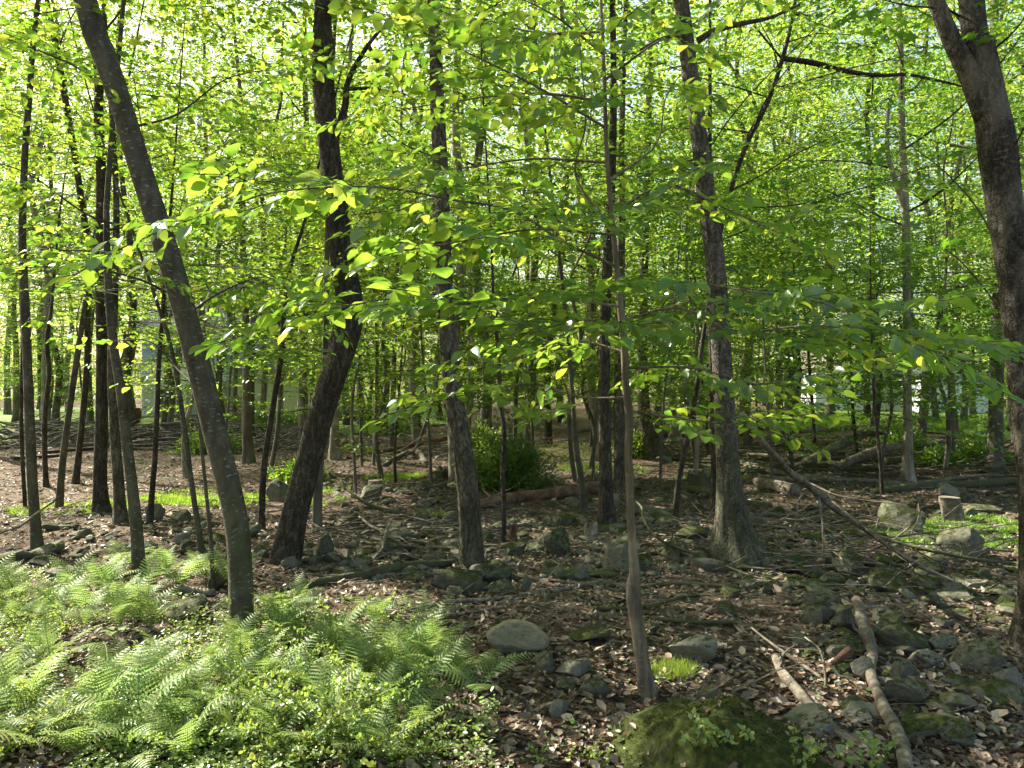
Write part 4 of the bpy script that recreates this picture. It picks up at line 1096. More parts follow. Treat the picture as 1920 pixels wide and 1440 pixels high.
for (px, d, kk, sc_, lb) in [(150, 25, 'low', 1.0, "bushy sapling left of the house deck"), (352, 27, 'low', .8, "small sapling right of the house deck"), (402, 24, 'low', .9, "leafy sapling hiding the gap between deck and cream wing"),
        (618, 26, 'low', 1.0, "leafy sapling right of the cream wing"), (225, 30, 'tall', .9, "tall tree whose crown hangs above the deck"),
        (318, 27, 'tall', .85, "narrow tree standing before the deck's right end"), (190, 33, 'tall', .9, "tall tree beside the deck's left end"), (440, 31, 'tall', .8, "tall tree before the joint of house and wing"),
        (1590, 32, 'low', .8, "bushy sapling before the white bungalow"), (1700, 34, 'low', 1.0, "leafy sapling between the bungalow and the shed"), (1880, 30, 'low', 1.0, "leafy sapling right of the shed")]:
    x = (px - CX) / F * d
    arch_inst(int(crg.choice(low_i if kk == 'low' else [1, 4])), x, d, sc_, crg.uniform(0, 6.28), 'bark_far', 'sapling' if kk == 'low' else 'forest_tree', lb, "trees of the wood")

for k, (px, d) in enumerate([(15, 38), (75, 46), (130, 41), (185, 50), (250, 47), (320, 51), (380, 48), (455, 52), (520, 46), (600, 44), (-40, 44), (680, 50), (30, 30), (100, 27), (170, 29), (420, 26), (490, 30), (560, 33), (340, 33), (650, 28), (720, 33), (-30, 26)]):
    x = (px - CX) / F * d; pre = descr_t[k % 8]
    arch_inst(tall_i[k % 5] if d > 34 else (1, 4)[k % 2], x, d, 1.25 if d > 34 else 1.0, k * 1.7, 'bark_far', 'forest_tree', where_label(pre, (x, d)), "trees of the wood")

# far treeline as one mass
wrg = np.random.default_rng(55)
n = 9000
yy = wrg.uniform(60, 84, n); xx = wrg.uniform(-0.95, 0.95, n) * yy
zz = (0.2 + 19 * wrg.random(n) ** 1.5) * (0.75 + 0.25 * np.sin(xx * 0.35) * np.cos(yy * .3)) + terrain(xx, yy)
az = wrg.uniform(0, 2 * np.pi, n)
L, W = place_sprays([spray_proto(wrg, 2.2, 0.34, 0.9)], np.stack([xx, yy, zz], 1), np.stack([np.cos(az), np.sin(az), wrg.uniform(-.2, .3, n)], 1), wrg)
a = Acc(); leaves_geo(a, L, LEAF_FAR)
o = link("treeline", a.mesh("treeline"), M['leaf_far'], None, "stuff"); tag(o, "solid green mass of distant woodland closing the view", "woodland")

# ------------------------------------------------------------------ stones
def ico(sub):
    import bmesh
    bm = bmesh.new(); bmesh.ops.create_icosphere(bm, subdivisions=sub, radius=1.0)
    v = np.array([x.co[:] for x in bm.verts]); f = np.array([[w.index for w in x.verts] for x in bm.faces]); bm.free()
    return v, f
ICO4, ICO3 = ico(4), ico(3)
def rock_mesh(seed, cuts=9, rough=0.06, big=False, roundness=0.0):
    rg = np.random.default_rng(seed); v, f = (ICO4 if big else ICO3); v = v.copy()
    v = v * (1 + 0.22 * (1 - roundness) * vnoise(v * 1.3 + seed, seed))[:, None]
    for _ in range(cuts):
        n = nrm(rg.normal(0, 1, 3) * [1, 1, .8]); h = rg.uniform(0.42, 0.78)
        dd = v @ n - h
        v = v - np.clip(dd, 0, None)[:, None] * n[None] * 0.97
    v = v * (1 + rough * vnoise(v * 4 + seed, seed + 1) + rough * 0.5 * vnoise(v * 10 + seed, seed + 2))[:, None]
    v = v / np.abs(v).max(0)
    return mk_mesh("stone", v, [f], True)
ROCKS = [rock_mesh(100 + k, cuts=11 + k % 6, rough=0.035, big=True) for k in range(14)]
ROUND = rock_mesh(301, cuts=3, rough=0.02, big=True, roundness=0.6)
rock_cache = {}
def rock_me(k, mat):
    if (k, mat) not in rock_cache:
        m = (ROUND if k == 'round' else ROCKS[k]).copy(); m.materials.clear(); m.materials.append(M[mat]); rock_cache[(k, mat)] = m
    return rock_cache[(k, mat)]
def stone(px, py, w, h, mat, label, k=None, rot=None, tilt=0.15, depth=0.8, rg=rng, name="stone", sink=0.25, group="stones on the forest floor"):
    """px,py: the middle of its foot; w,h: its size in the photograph's pixels"""
    g = ground_at(px, py); d = g[1]
    if k is None: k = int(rg.integers(0, len(ROCKS)))
    W = w / F * d * 0.5; Hh = h / F * d
    o = bpy.data.objects.new(name, rock_me(k, mat)); COL.objects.link(o)
    y = d + W * depth * 0.5
    hz = Hh * 0.5 / (1 - sink)
    o.location = (g[0] / d * y, y, tz(g[0], y) + hz * (1 - 2 * sink))
    o.scale = (W, W * depth, hz)
    o.rotation_euler = (rg.normal(0, tilt), rg.normal(0, tilt), rg.uniform(-0.35, 0.35) if rot is None else rot)
    tag(o, label, "stone", group)
    return o

b = stone(972, 1232, 124, 60, 'rock_round', "smooth oval boulder lying alone on brown leaves in the middle foreground", 'round', 0.0, 0.0, 0.75, name="boulder", sink=0.08, group=None)
b.rotation_euler = (0, 0.10, 0.0)
landmark(b.location, "the oval boulder")
NAMED = [
 (860, 1108, 110, 46, 'rock_moss', "low mossy rock slab at the left of the mossy cluster under the oak"),
 (915, 1092, 90, 44, 'rock_moss', "domed mossy rock touching the right side of the oak's foot"),
 (945, 1115, 62, 26, 'rock_moss', "flat moss edged stone lowest in the cluster below the oak"),
 (985, 1112, 26, 34, 'rock', "small upright stone right of the mossy cluster below the oak"),
 (855, 1118, 40, 22, 'rock', "grey flat stone in front of the mossy cluster below the oak"),
 (1165, 1068, 92, 64, 'rock', "large grey boulder with a dark hollow behind the young foreground tree"),
 (1052, 1042, 70, 50, 'rock_moss', "slanting mossy boulder left of the hollowed grey boulder"),
 (968, 1040, 46, 26, 'rock_moss', "mossy stone beside the broken stub right of the oak"),
 (1310, 1246, 118, 52, 'rock_pale', "pale stone with dark moss patches right of the young foreground tree"),
 (1115, 1204, 104, 28, 'rock_moss', "low moss covered stone between oval boulder and young tree"),
 (1530, 1140, 56, 34, 'rock', "angular grey stone, upper of two stacked one behind the other"),
 (1535, 1170, 62, 36, 'rock', "two toned stone in front of another angular grey stone"),
 (1662, 1112, 84, 36, 'rock_moss', "grey stone half covered by very dark moss"),
 (1560, 1096, 46, 28, 'rock', "slanting grey stone upslope of two stacked ones"),
 (1690, 1222, 100, 52, 'rock_moss', "big mossy slab right of the upright dead branch"),
 (1570, 1238, 62, 38, 'rock', "squared greenish stone left of the upright dead branch"),
 (1620, 1276, 52, 46, 'rock_pale', "pale wedge stone leaning on the dead branch"),
 (1688, 1282, 62, 46, 'rock', "pointed grey stone right of the dead branch's break"),
 (1738, 1248, 62, 30, 'rock_pale', "flat pale stone before the layered boulder"),
 (1838, 1256, 110, 54, 'rock', "layered striped boulder at the forked tree's foot"),
 (1895, 1292, 70, 40, 'rock_pale', "angular pale stone cut by the photo's right edge"),
 (1828, 1104, 54, 18, 'rock_pale', "flat light stone lit on orange leaves near the forked tree"),
 (1872, 1118, 64, 18, 'rock', "flat grey slab beside a bright moss cushion"),
 (1885, 1146, 44, 32, 'moss', "bright yellow green moss cushion left of the forked tree"),
 (1695, 1004, 120, 66, 'rock_moss', "large mossy boulder beyond the fallen pole"),
 (1800, 1048, 100, 60, 'rock', "sloping slab set in the bright green herb patch"),
 (1776, 938, 50, 32, 'rock_pale', "pale pointed stone behind the short grey stump"),
 (1840, 965, 70, 20, 'rock', "flat stone right of the short grey stump"),
 (525, 942, 54, 48, 'rock', "pale rounded boulder just left of the crooked dark tree"),
 (288, 976, 42, 42, 'rock_pale', "pale upright stone between two thin stems at the left"),
 (345, 980, 46, 24, 'rock_moss', "dark mossy stone in the sunlit grass behind the leaning tree"),
 (405, 1106, 52, 44, 'rock', "grey boulder directly left of the leaning tree's foot"),
 (352, 1168, 110, 50, 'rock', "broad boulder sunk among the ferns"),
 (608, 1046, 44, 46, 'rock_moss', "dark stone tucked against the crooked tree's foot"),
 (548, 1066, 40, 26, 'rock_pale', "light stone in front of the crooked tree's foot"),
 (698, 938, 46, 34, 'rock', "leaning angular stone in front of a small stump"),
 (1155, 952, 24, 26, 'rock_pale', "small pale block behind the dark straight trunk"),
 (1300, 1016, 76, 32, 'rock_moss', "flat sunlit mossy rock left of the flared tree's roots"),
 (1370, 1122, 46, 22, 'moss', "round moss cushion in front of the flared tree"),
 (1048, 1344, 42, 34, 'rock_pale', "small cream stone on sunlit leaves below the oval boulder"),
 (1060, 1296, 44, 18, 'rock', "flat grey stone between the oval boulder and the cream stone"),
 (1700, 1016, 40, 20, 'rock', "small grey stone at the edge of the green herb patch"),
 (260, 1040, 66, 26, 'rock_pale', "sunlit angular stone behind the lichen flecked trunk"),
 (745, 1016, 90, 30, 'rock', "flat grey slab below the long bleached branch"),
 (1275, 1040, 40, 20, 'rock', "lichened stone near the thin stem sloping right"),
 (1420, 980, 40, 24, 'rock_moss', "mossy stone right behind the flared tree"),
 (1060, 985, 62, 26, 'rock_moss', "mossy rock left of the white stub"),
 (820, 900, 54, 18, 'rock_moss', "flat mossy rock by the broken stump left of the bush"),
 (1250, 870, 44, 14, 'rock_pale', "flat pale stone at the foot of the stout leaning trunk"),
 (1445, 1070, 30, 28, 'rock', "upright dark stone right of the flared tree's roots"),
]
for k, (px, py, w, h, mt, lb) in enumerate(NAMED):
    stone(px, py, w, h, mt, lb, k % len(ROCKS), None, 0.12, 0.8)
rrg = np.random.default_rng(91)
ang = ["small angular", "flat grey", "mossy", "half buried", "lichened", "pale", "dark", "rounded", "wedge shaped", "narrow"]
zones = [(560, 860, 980, 1060, 26), (900, 1330, 960, 1080, 40), (1400, 1800, 950, 1110, 44), (1450, 1900, 1120, 1400, 34), (100, 520, 985, 1090, 26),
         (600, 1200, 890, 960, 22), (1250, 1880, 880, 960, 26), (950, 1450, 1100, 1420, 16)]
for (xa, xb, ya, yb, num) in zones:
    for _ in range(num):
        px, py = rrg.uniform(xa, xb), rrg.uniform(ya, yb)
        g = ground_at(px, py); s = rrg.lognormal(math.log(0.13), 0.4); w = s * F / g[1]
        mt = ['rock', 'rock_moss', 'rock_pale', 'rock', 'rock_moss'][int(rrg.integers(0, 5))]
        ad = {'rock_moss': 'mossy', 'rock_pale': 'pale'}.get(mt, 'grey')
        sh = ["flat", "angular", "half buried", "small", "blunt"][int(rrg.integers(0, 5))]
        stone(px, py, w, w * rrg.uniform(0.25, 0.6), mt, where_label(f"{sh} {ad} stone", g), tilt=0.2, depth=rrg.uniform(0.6, 1.1), rg=rrg)
def ground_at_q(px, py):
    d = CAMZ * F / max(py - CY, 5); x = (px - CX) / F * d; return np.array([x, d, tz(x, d)])
# rubble nobody could count
a = Acc(); n = 1400
v3, f3 = ico(1)
for k in range(n):
    y = math.sqrt(rrg.uniform(9, 225)); x = rrg.uniform(-0.72, 0.72) * y
    s = rrg.uniform(0.012, 0.05)
    v = v3 * (1 + rrg.uniform(-.3, .3, (len(v3), 1))) * np.array([s, s * .8, s * .45])
    c_, s_ = math.cos(k), math.sin(k)
    v = np.stack([v[:, 0] * c_ - v[:, 1] * s_, v[:, 0] * s_ + v[:, 1] * c_, v[:, 2]], 1) + [x, y, tz(x, y) + s * 0.15]
    a.add(v, [f3])
o = link("pebbles", a.mesh("pebbles"), M['rock'], None, "stuff"); tag(o, "small loose stones and pebbles scattered over the leaf litter", "pebbles")

for (zx0, zx1, zy0, zy1, cnt_, nm_, mt_, lb_) in [(540, 1340, 900, 1090, 620, "rubble", 'rock', "broken grey rubble between the crooked tree and the flared tree"),
        (1380, 1900, 920, 1120, 560, "rubble", 'rock_moss', "mossy rubble around the green herb patch and fallen pole"), (1480, 1920, 1100, 1420, 110, "rubble", 'rock', "grey rubble round the dead branches at the lower right"),
        (0, 500, 940, 1080, 160, "rubble", 'rock', "grey rubble on the ground behind the ferns")]:
    a = Acc(); v2, f2 = ico(2)
    for k in range(cnt_):
        g_ = ground_at_q(rrg.uniform(zx0, zx1), rrg.uniform(zy0, zy1)); s_ = rrg.lognormal(math.log(.052), .5)
        v = v2.copy()
        for _ in range(7):
            nn_ = nrm(rrg.normal(0, 1, 3)); v = v - np.clip(v @ nn_ - rrg.uniform(.35, .7), 0, None)[:, None] * nn_[None]
        v = v * np.array([s_ * rrg.uniform(.8, 1.5), s_, s_ * rrg.uniform(.3, .7)]); t_ = rrg.uniform(0, 3.1); e_ = rrg.normal(0, .3)
        v = np.stack([v[:, 0] * math.cos(e_) - v[:, 2] * math.sin(e_), v[:, 1], v[:, 0] * math.sin(e_) + v[:, 2] * math.cos(e_)], 1)
        v = np.stack([v[:, 0] * math.cos(t_) - v[:, 1] * math.sin(t_), v[:, 0] * math.sin(t_) + v[:, 1] * math.cos(t_), v[:, 2]], 1) + g_ + [0, 0, s_ * .15]
        a.add(v, [f2])
    o = link(nm_, a.mesh(nm_, False), M[mt_], None, "stuff"); tag(o, lb_, "rubble")

# the moss mound in the foreground
g = ground_at(1350, 1425)
m_x, m_y = g[0], g[1] + 0.02
mn = 150
MU, MV = np.meshgrid(np.linspace(-0.75, 0.75, mn), np.linspace(-0.7, 0.7, mn))
mr = np.sqrt((MU / 0.42) ** 2 + (MV / 0.46) ** 2) * (1 + 0.22 * vnoise(np.stack([MU.ravel() * 3, MV.ravel() * 3, 0 * MU.ravel()], 1), 5).reshape(MU.shape))
mz = 0.185 / (1 + np.exp((mr - 0.72) * 7.5)) 
mp_ = np.stack([MU.ravel(), MV.ravel(), np.zeros(mn * mn)], 1)
mz = mz.ravel() * (1 + 0.20 * vnoise(mp_ * 6, 8)) + 0.016 * vnoise(mp_ * 13, 6) + 0.006 * vnoise(mp_ * 50, 7) + terrain(MU.ravel() + m_x, MV.ravel() + m_y) - tz(m_x, m_y) - 0.012
mv2 = np.stack([MU.ravel(), MV.ravel(), mz], 1)
mi = np.arange(mn - 1)[:, None] * mn + np.arange(mn - 1)[None]
mf = np.stack([mi, mi + 1, mi + mn + 1, mi + mn], -1).reshape(-1, 4)
mf = mf[(mr.ravel()[mf] < 1.45).all(1)]
mound = thing("moss_mound", "big dark mound covered in moss at the bottom of the photo, below the young tree", "moss mound", (m_x, m_y, tz(m_x, m_y)))
link("mound", mk_mesh("mound", mv2, [mf], True), M['moss'], mound)
dzx = np.gradient(mz.reshape(mn, mn), axis=1) / (1.5 / mn); dzy = np.gradient(mz.reshape(mn, mn), axis=0) / (1.4 / mn)
nn = nrm(np.stack([-dzx.ravel(), -dzy.ravel(), np.ones(mn * mn)], 1))
mrg = np.random.default_rng(4)
def tufts(P, Nn, h, w, rg, lean=0.5):
    n = len(P); D = nrm(Nn + rg.normal(0, lean, P.shape)); side = nrm(np.cross(D, rg.normal(0, 1, P.shape)))
    H_ = h * rg.uniform(0.5, 1.4, n)[:, None]; W_ = w * rg.uniform(0.6, 1.3, n)[:, None]
    bend = nrm(rg.normal(0, 1, P.shape) * [1, 1, 0.2]) * H_ * 0.35
    v = np.stack([P - side * W_, P + side * W_, P + D * H_ * 0.6 + bend * .3 + side * W_ * .6, P + D * H_ * 0.6 + bend * .3 - side * W_ * .6, P + D * H_ + bend], 1).reshape(-1, 3)
    b = np.arange(n)[:, None] * 5
    return v, [b + np.array([[0, 1, 2, 3]]), b + np.array([[3, 2, 4]])]
idx = mrg.integers(0, len(mv2), 26000); idx = idx[mr.ravel()[idx] < 1.12]
clump = vnoise(mv2[idx] * 14, 77) > -0.05
idx = idx[clump]
a = Acc(); v, fs = tufts(mv2[idx] + mrg.normal(0, 0.004, (len(idx), 3)), nn[idx], 0.014, 0.0016, mrg, 0.5); a.add(v, fs)
link("moss", a.mesh("moss"), M['mossblade'], mound, "stuff")
di = mrg.integers(0, len(mv2), 520); di = di[mr.ravel()[di] < 1.3]; di = di[vnoise(mv2[di] * 6, 13) > -0.1]
daz = mrg.uniform(0, 6.28, len(di))
a = Acc(); leaves_geo(a, (mv2[di] + [0, 0, .008], nrm(np.stack([np.cos(daz), np.sin(daz), mrg.normal(0, .3, len(di))], 1)), nrm(nn[di] + mrg.normal(0, .35, (len(di), 3))), mrg.uniform(.015, .05, len(di))), LEAF_MID)
link("fallen_leaves", a.mesh("fallen_leaves"), M['litter'], mound, "stuff")
di = mrg.integers(0, len(mv2), 90); di = di[mr.ravel()[di] < 1.1]; daz = mrg.uniform(0, 6.28, len(di))
a = Acc(); segs(a, mv2[di] + [0, 0, .008], mv2[di] + np.stack([np.cos(daz) * .09, np.sin(daz) * .09, .012 + 0 * daz], 1), .0011, .0008)
link("dry_stems", a.mesh("dry_stems"), M['deadwood'], mound, "stuff")
landmark(mound.location, "the moss mound")

# ------------------------------------------------------------------ dead wood
def log(name, label, pts, mat, cat="log", sides=10, seed=0, branches=(), lift=None, rough=0.12, group=None, knots=True):
    """pts: (px, py, w[, height above the ground in m]) on the ground"""
    rg = np.random.default_rng(500 + seed); Q = []
    for p in pts:
        hgt = p[3] if len(p) > 3 else 0.0
        # the ground point under the piece: its own height shifts it up in the picture
        g = ground_at(p[0], p[1])
        if hgt > 0:
            for _ in range(6):
                d = g[1]; g = ground_at(p[0], p[1] + hgt * F / d)
        r = p[2] / F * g[1] * 0.5
        Q.append([g[0], g[1], tz(g[0], g[1]) + hgt + r * 0.75, r])
    Q = np.array(Q); n = max(10, int(np.linalg.norm(Q[-1, :3] - Q[0, :3]) / 0.05)); n = min(n, 90)
    sp = smooth_path(Q, n)
    sp[:, :3] += np.stack([vnoise(sp[:, :3] * 2.3, seed + k) for k in range(3)], 1) * np.array([0.03, 0.03, 0.012])
    base = sp[0, :3].copy()
    def disp(th, s, rad):
        P = np.stack([np.cos(th) * 1.6, np.sin(th) * 1.6, s * 5], 1)
        return 1 + rough * vnoise(P, seed + 9) + rough * 0.8 * vnoise(P * [3.5, 3.5, 0.8], seed + 8)
    o = thing(name, label, cat, base, group)
    a = Acc(); tube(a, sp[:, :3], np.maximum(sp[:, 3], 0.003), sides, disp)
    link("trunk" if cat in ("log", "stump") else "stem", a.mesh("stem", True, base), M[mat], o)
    nb = len(branches)
    for b in branches:   # (t along, length m, azimuth deg, elevation deg)
        j = int(b[0] * (n - 1)); p = sp[j, :3]; r = max(sp[j, 3] * 0.45, 0.004)
        d = np.array([math.cos(R(b[2])) * math.cos(R(b[3])), math.sin(R(b[2])) * math.cos(R(b[3])), math.sin(R(b[3]))])
        q = [p]
        for k in range(6):
            d = nrm(d + rg.normal(0, 0.16, 3)); q.append(q[-1] + d * b[1] / 6)
        q = np.array(q); aa = Acc(); tube(aa, smooth_path(q, 14), np.linspace(r, 0.002, 14), 5, cap=False)
        link("branch", aa.mesh("branch", True, base), M[mat], o)
    return o, sp

LG = [
 ("rotten_log", "thick reddish rotten log lying below the dark green bush", [(900, 952, 16), (935, 948, 24), (985, 938, 22), (1040, 934, 24), (1095, 928, 26), (1128, 926, 26)], 'rotwood', 12, [(0.1, .35, 170, 15), (0.15, .4, 140, 25), (0.7, .2, 80, 50)]),
 ("fallen_log", "dark mossy log running from the ferns to the oak's foot", [(530, 1114, 12), (600, 1098, 16), (680, 1084, 20), (760, 1070, 18), (850, 1060, 14)], 'deadwood_dark', 12, [(0.3, .3, 200, 20)]),
 ("fallen_branch", "long curved grey branch lying behind the oval boulder", [(755, 1150, 6), (850, 1134, 9), (950, 1124, 10), (1050, 1108, 11), (1130, 1096, 9), (1170, 1106, 6)], 'deadwood', 8, [(0.15, .3, 150, 12), (0.2, .3, 330, 4)]),
 ("fallen_pole", "long slender dead pole propped against the flared tree, sloping down to the right", [(1392, 812, 10, 1.35), (1440, 858, 13, 1.1), (1500, 905, 14, 0.8), (1560, 955, 12, 0.55), (1640, 1010, 11, 0.3), (1720, 1062, 9, 0.12), (1810, 1104, 6, 0.02)], 'deadwood', 9, [(0.45, .8, 320, -10), (0.55, .6, 250, -25), (0.65, .7, 300, -15), (0.5, .5, 200, -30)]),
 ("dead_branch", "forked grey dead branch pointing at the viewer, broken in the middle", [(1605, 1130, 16, .12), (1615, 1165, 20, .10), (1632, 1205, 22, .08), (1640, 1232, 20, .04), (1640, 1270, 20, .03), (1655, 1320, 22, .03), (1678, 1380, 24, .03), (1705, 1460, 28, .03)], 'deadwood', 12, [(0.35, .18, 150, 45), (0.4, .15, 60, 20), (0.15, .25, 30, 30)]),
 ("dead_branch", "grey branch lying across pink sunlit leaves right of the moss mound", [(1453, 1240, 12, .06), (1468, 1275, 18, .03), (1492, 1310, 20, .02), (1520, 1345, 20, .0), (1570, 1385, 18, .0), (1620, 1412, 16, 0), (1650, 1450, 14, 0)], 'deadwood', 12, [(0.06, .14, 20, 45), (0.1, .2, 250, 30)]),
 ("dead_branch", "short bent dead branch at the lower right beside the layered boulder", [(1768, 1222, 8), (1778, 1262, 11), (1782, 1300, 12), (1764, 1335, 13), (1750, 1358, 16)], 'deadwood', 9, [(0.1, .35, 20, 10), (0.2, .3, 60, 12)]),
 ("broken_branch", "short chunk of bark brown wood leaning on stones left of the forked dead branch", [(1556, 1262, 12, 0), (1575, 1246, 15, .03), (1596, 1226, 16, .08)], 'rotwood', 10, []),
 ("mossy_log", "long mossy log lying level before the pale trunk, reaching the forked tree", [(1636, 926, 12), (1700, 920, 15), (1780, 914, 14), (1850, 912, 15), (1900, 908, 15)], 'deadwood_dark', 10, []),
 ("sawn_log", "grey log with a round dark hollow end right of the flared tree", [(1405, 905, 14), (1430, 915, 20), (1460, 922, 24), (1492, 930, 26)], 'deadwood', 14, [(0.5, .3, 90, 20)]),
 ("fallen_log", "decayed dark log reaching left from behind the flared tree", [(1268, 916, 8), (1310, 926, 16), (1345, 936, 18), (1400, 948, 14), (1450, 952, 12)], 'deadwood_dark', 10, [(0.2, .4, 100, 20)]),
 ("bleached_branch", "bleached forked branch on the ground left of the oak's foot", [(674, 970, 4, .12), (700, 990, 6, .10), (735, 1002, 7, .06), (780, 1016, 7, .02), (835, 1024, 5)], 'deadwood', 7, [(0.3, .5, 250, -6), (0.55, .4, 320, -4)]),
 ("bleached_branch", "thin upright crooked bleached branch in front of the flat grey slab", [(734, 976, 4, .22), (728, 1000, 5, .16), (722, 1016, 6, .12), (716, 1034, 6, .06), (690, 1058, 6), (660, 1075, 5)], 'deadwood', 7, [(0.4, .25, 350, -5)]),
 ("fallen_branch", "long thin dark branch arching from the crooked tree toward the oak", [(600, 870, 3, .5), (640, 905, 5, .38), (665, 930, 6, .28), (700, 952, 8, .16), (760, 968, 9, .05), (860, 978, 8)], 'deadwood_dark', 7, [(0.15, .7, 330, 25), (0.4, .4, 60, 35), (0.3, .5, 250, 20)]),
 ("fallen_branch", "pale branch crossing the ground between crooked tree and oak", [(585, 1000, 6), (650, 992, 7), (720, 990, 8), (800, 985, 8), (880, 982, 6)], 'deadwood', 7, [(0.3, .5, 150, 12), (0.7, .4, 30, 10)]),
 ("fallen_branch", "thin stick lying across brown leaves right behind the oval boulder", [(690, 1178, 3), (760, 1174, 4), (850, 1176, 4), (930, 1180, 4)], 'deadwood_dark', 6, []),
 ("fallen_branch", "straight thin grey branch behind the two stacked stones at right", [(1395, 1090, 6), (1470, 1098, 9), (1560, 1106, 8), (1660, 1118, 6), (1740, 1124, 5)], 'deadwood', 7, [(0.4, .8, 345, 6), (0.5, .7, 10, 4), (0.6, .6, 340, 8), (0.7, .5, 20, 5), (0.45, .5, 190, 8)]),
 ("fallen_branch", "long thin dark bough slanting below the green herb patch", [(1560, 960, 5, .4), (1640, 1000, 6, .35), (1720, 1028, 7, .3), (1810, 1048, 7, .22), (1900, 1060, 6, .15)], 'deadwood_dark', 7, [(0.3, .6, 320, -20), (0.5, .5, 300, -25), (0.7, .5, 60, 15)]),
 ("fallen_branch", "pale thin dead bough crossing over the fallen pole", [(1560, 940, 4, .5), (1640, 1010, 5, .35), (1720, 1062, 5, .2), (1800, 1098, 4, .05), (1840, 1120, 3)], 'deadwood', 6, [(0.5, .5, 310, 0), (0.6, .5, 20, 5)]),
 ("fallen_branch", "short pale stick on leaves right of the young tree's foot", [(1412, 1178, 4, .1), (1450, 1208, 5, .06), (1500, 1250, 6, .03), (1545, 1284, 7, 0), (1555, 1310, 6, 0)], 'deadwood', 7, [(0.7, .2, 150, 8), (0.3, .25, 340, 4)]),
 ("fallen_branch", "curved stick left of the forked dead branch, standing on one end", [(1505, 1196, 3, .14), (1530, 1222, 4, .12), (1538, 1262, 5, .03), (1540, 1300, 6, 0)], 'deadwood', 7, [(0.3, .2, 200, 30)]),
 ("fallen_branch", "dark branch hugging the ground in front of the hollowed boulder", [(1170, 1112, 8), (1240, 1100, 10), (1320, 1102, 9), (1400, 1110, 6)], 'deadwood_dark', 7, [(0.4, .4, 20, 10)]),
 ("fallen_branch", "thin pale stick crossing before the moss cushion of the flared tree", [(1200, 1118, 3), (1260, 1116, 4), (1340, 1118, 3)], 'deadwood', 6, []),
 ("fallen_branch", "arching twiggy bough in front of the flared tree's left side", [(1196, 938, 4, .35), (1215, 985, 5, .25), (1235, 1010, 6, .2), (1262, 1026, 6, .12), (1330, 1052, 5, .05), (1400, 1075, 4)], 'deadwood_dark', 6, [(0.45, .35, 60, 30), (0.5, .35, 20, 25), (0.6, .4, 330, 10), (0.35, .3, 120, 20), (0.7, .4, 300, 10)]),
 ("fallen_branch", "grey branch between the broken stub and the dark straight trunk", [(905, 1000, 8), (960, 990, 9), (1020, 986, 8), (1080, 984, 6)], 'deadwood', 7, [(0.4, .3, 100, 15)]),
 ("fallen_log", "small mossy log in front of the hollowed grey boulder", [(1050, 1086, 12), (1100, 1082, 14), (1160, 1084, 12)], 'deadwood_dark', 9, []),
 ("fallen_branch", "brown branch in the shade left of the moss mound tree", [(1195, 1165, 6), (1280, 1172, 9), (1370, 1172, 8), (1410, 1180, 4)], 'deadwood_dark', 7, []),
 ("fallen_branch", "pale bough curving over the ground at the far left", [(0, 1000, 3, .25), (40, 985, 4, .3), (70, 960, 4, .4), (110, 930, 3, .6)], 'deadwood', 6, [(0.4, .4, 340, 10)]),
 ("fallen_log", "grey log half hidden by ferns left of the leaning tree", [(265, 1108, 12), (330, 1112, 16), (400, 1118, 14)], 'deadwood', 9, []),
 ("fallen_branch", "bare curved branch on dirt among the lower left ferns", [(120, 1258, 6), (150, 1240, 8), (185, 1246, 8), (225, 1262, 5)], 'deadwood', 7, []),
]
for k, (nm, lb, pts, mt, sd, br) in enumerate(LG):
    log(nm, lb, pts, mt, "log" if "log" in nm else "branch", sides=sd, seed=k, branches=br)
# the far pile of fallen logs beyond the flared tree
PILE = [([(1400, 862, 12), (1470, 866, 13), (1560, 868, 12), (1650, 866, 10)], "level log at the front of the stacked fallen logs"),
 ([(1350, 900, 10), (1440, 886, 14), (1540, 880, 14), (1640, 884, 12)], "long grey log crossing in front of the leaning log pair"),
 ([(1490, 884, 13, 0), (1530, 866, 14, .1), (1580, 838, 15, .3), (1620, 818, 14, .5), (1665, 812, 12, .6)], "left one of two propped logs rising toward the pale trunk"),
 ([(1560, 890, 12, 0), (1600, 868, 13, .15), (1650, 850, 13, .3), (1700, 838, 12, .4)], "right one of two propped logs rising toward the pale trunk"),
 ([(1440, 838, 9), (1520, 836, 11), (1600, 834, 10), (1680, 838, 9)], "thin log behind the propped pair"),
 ([(1500, 812, 8), (1600, 806, 9), (1700, 806, 8)], "farthest pale log lying in sun by the lawn edge"),
 ([(1660, 872, 14), (1740, 868, 15), (1830, 872, 13)], "dark log right of the pale trunk's foot"),
 ([(1700, 846, 12), (1780, 838, 13), (1860, 842, 12)], "dark mossy log behind the pale trunk, ending near the forked tree"),
 ([(1330, 862, 8), (1400, 878, 11), (1480, 896, 11), (1560, 902, 9)], "brown log slanting down right beside the sawn log"),
 ([(1620, 898, 9), (1700, 892, 11), (1800, 890, 10), (1880, 886, 9)], "straight sunlit log before the pale trunk's roots"),
 ([(1560, 856, 8), (1620, 850, 9), (1690, 848, 9)], "short brown log wedged under the propped pair"),
 ([(1180, 826, 6), (1240, 818, 8), (1330, 822, 7)], "pale fallen bough far behind the dark straight trunk"),
 ([(1060, 815, 5), (1110, 808, 7), (1180, 806, 6)], "small pale log in the far opening, right of the bush"),
 ([(800, 872, 7), (780, 850, 8, .1), (740, 862, 6), (720, 875, 5)], "bleached bough across the sunlit opening left of the oak"),
 ([(650, 862, 5), (720, 850, 7), (800, 832, 8, .2), (845, 822, 7, .3)], "long bleached pole leaning behind the oak, far opening"),
 ([(1340, 810, 6), (1420, 806, 8), (1490, 812, 7)], "thin log far behind the flared tree")]
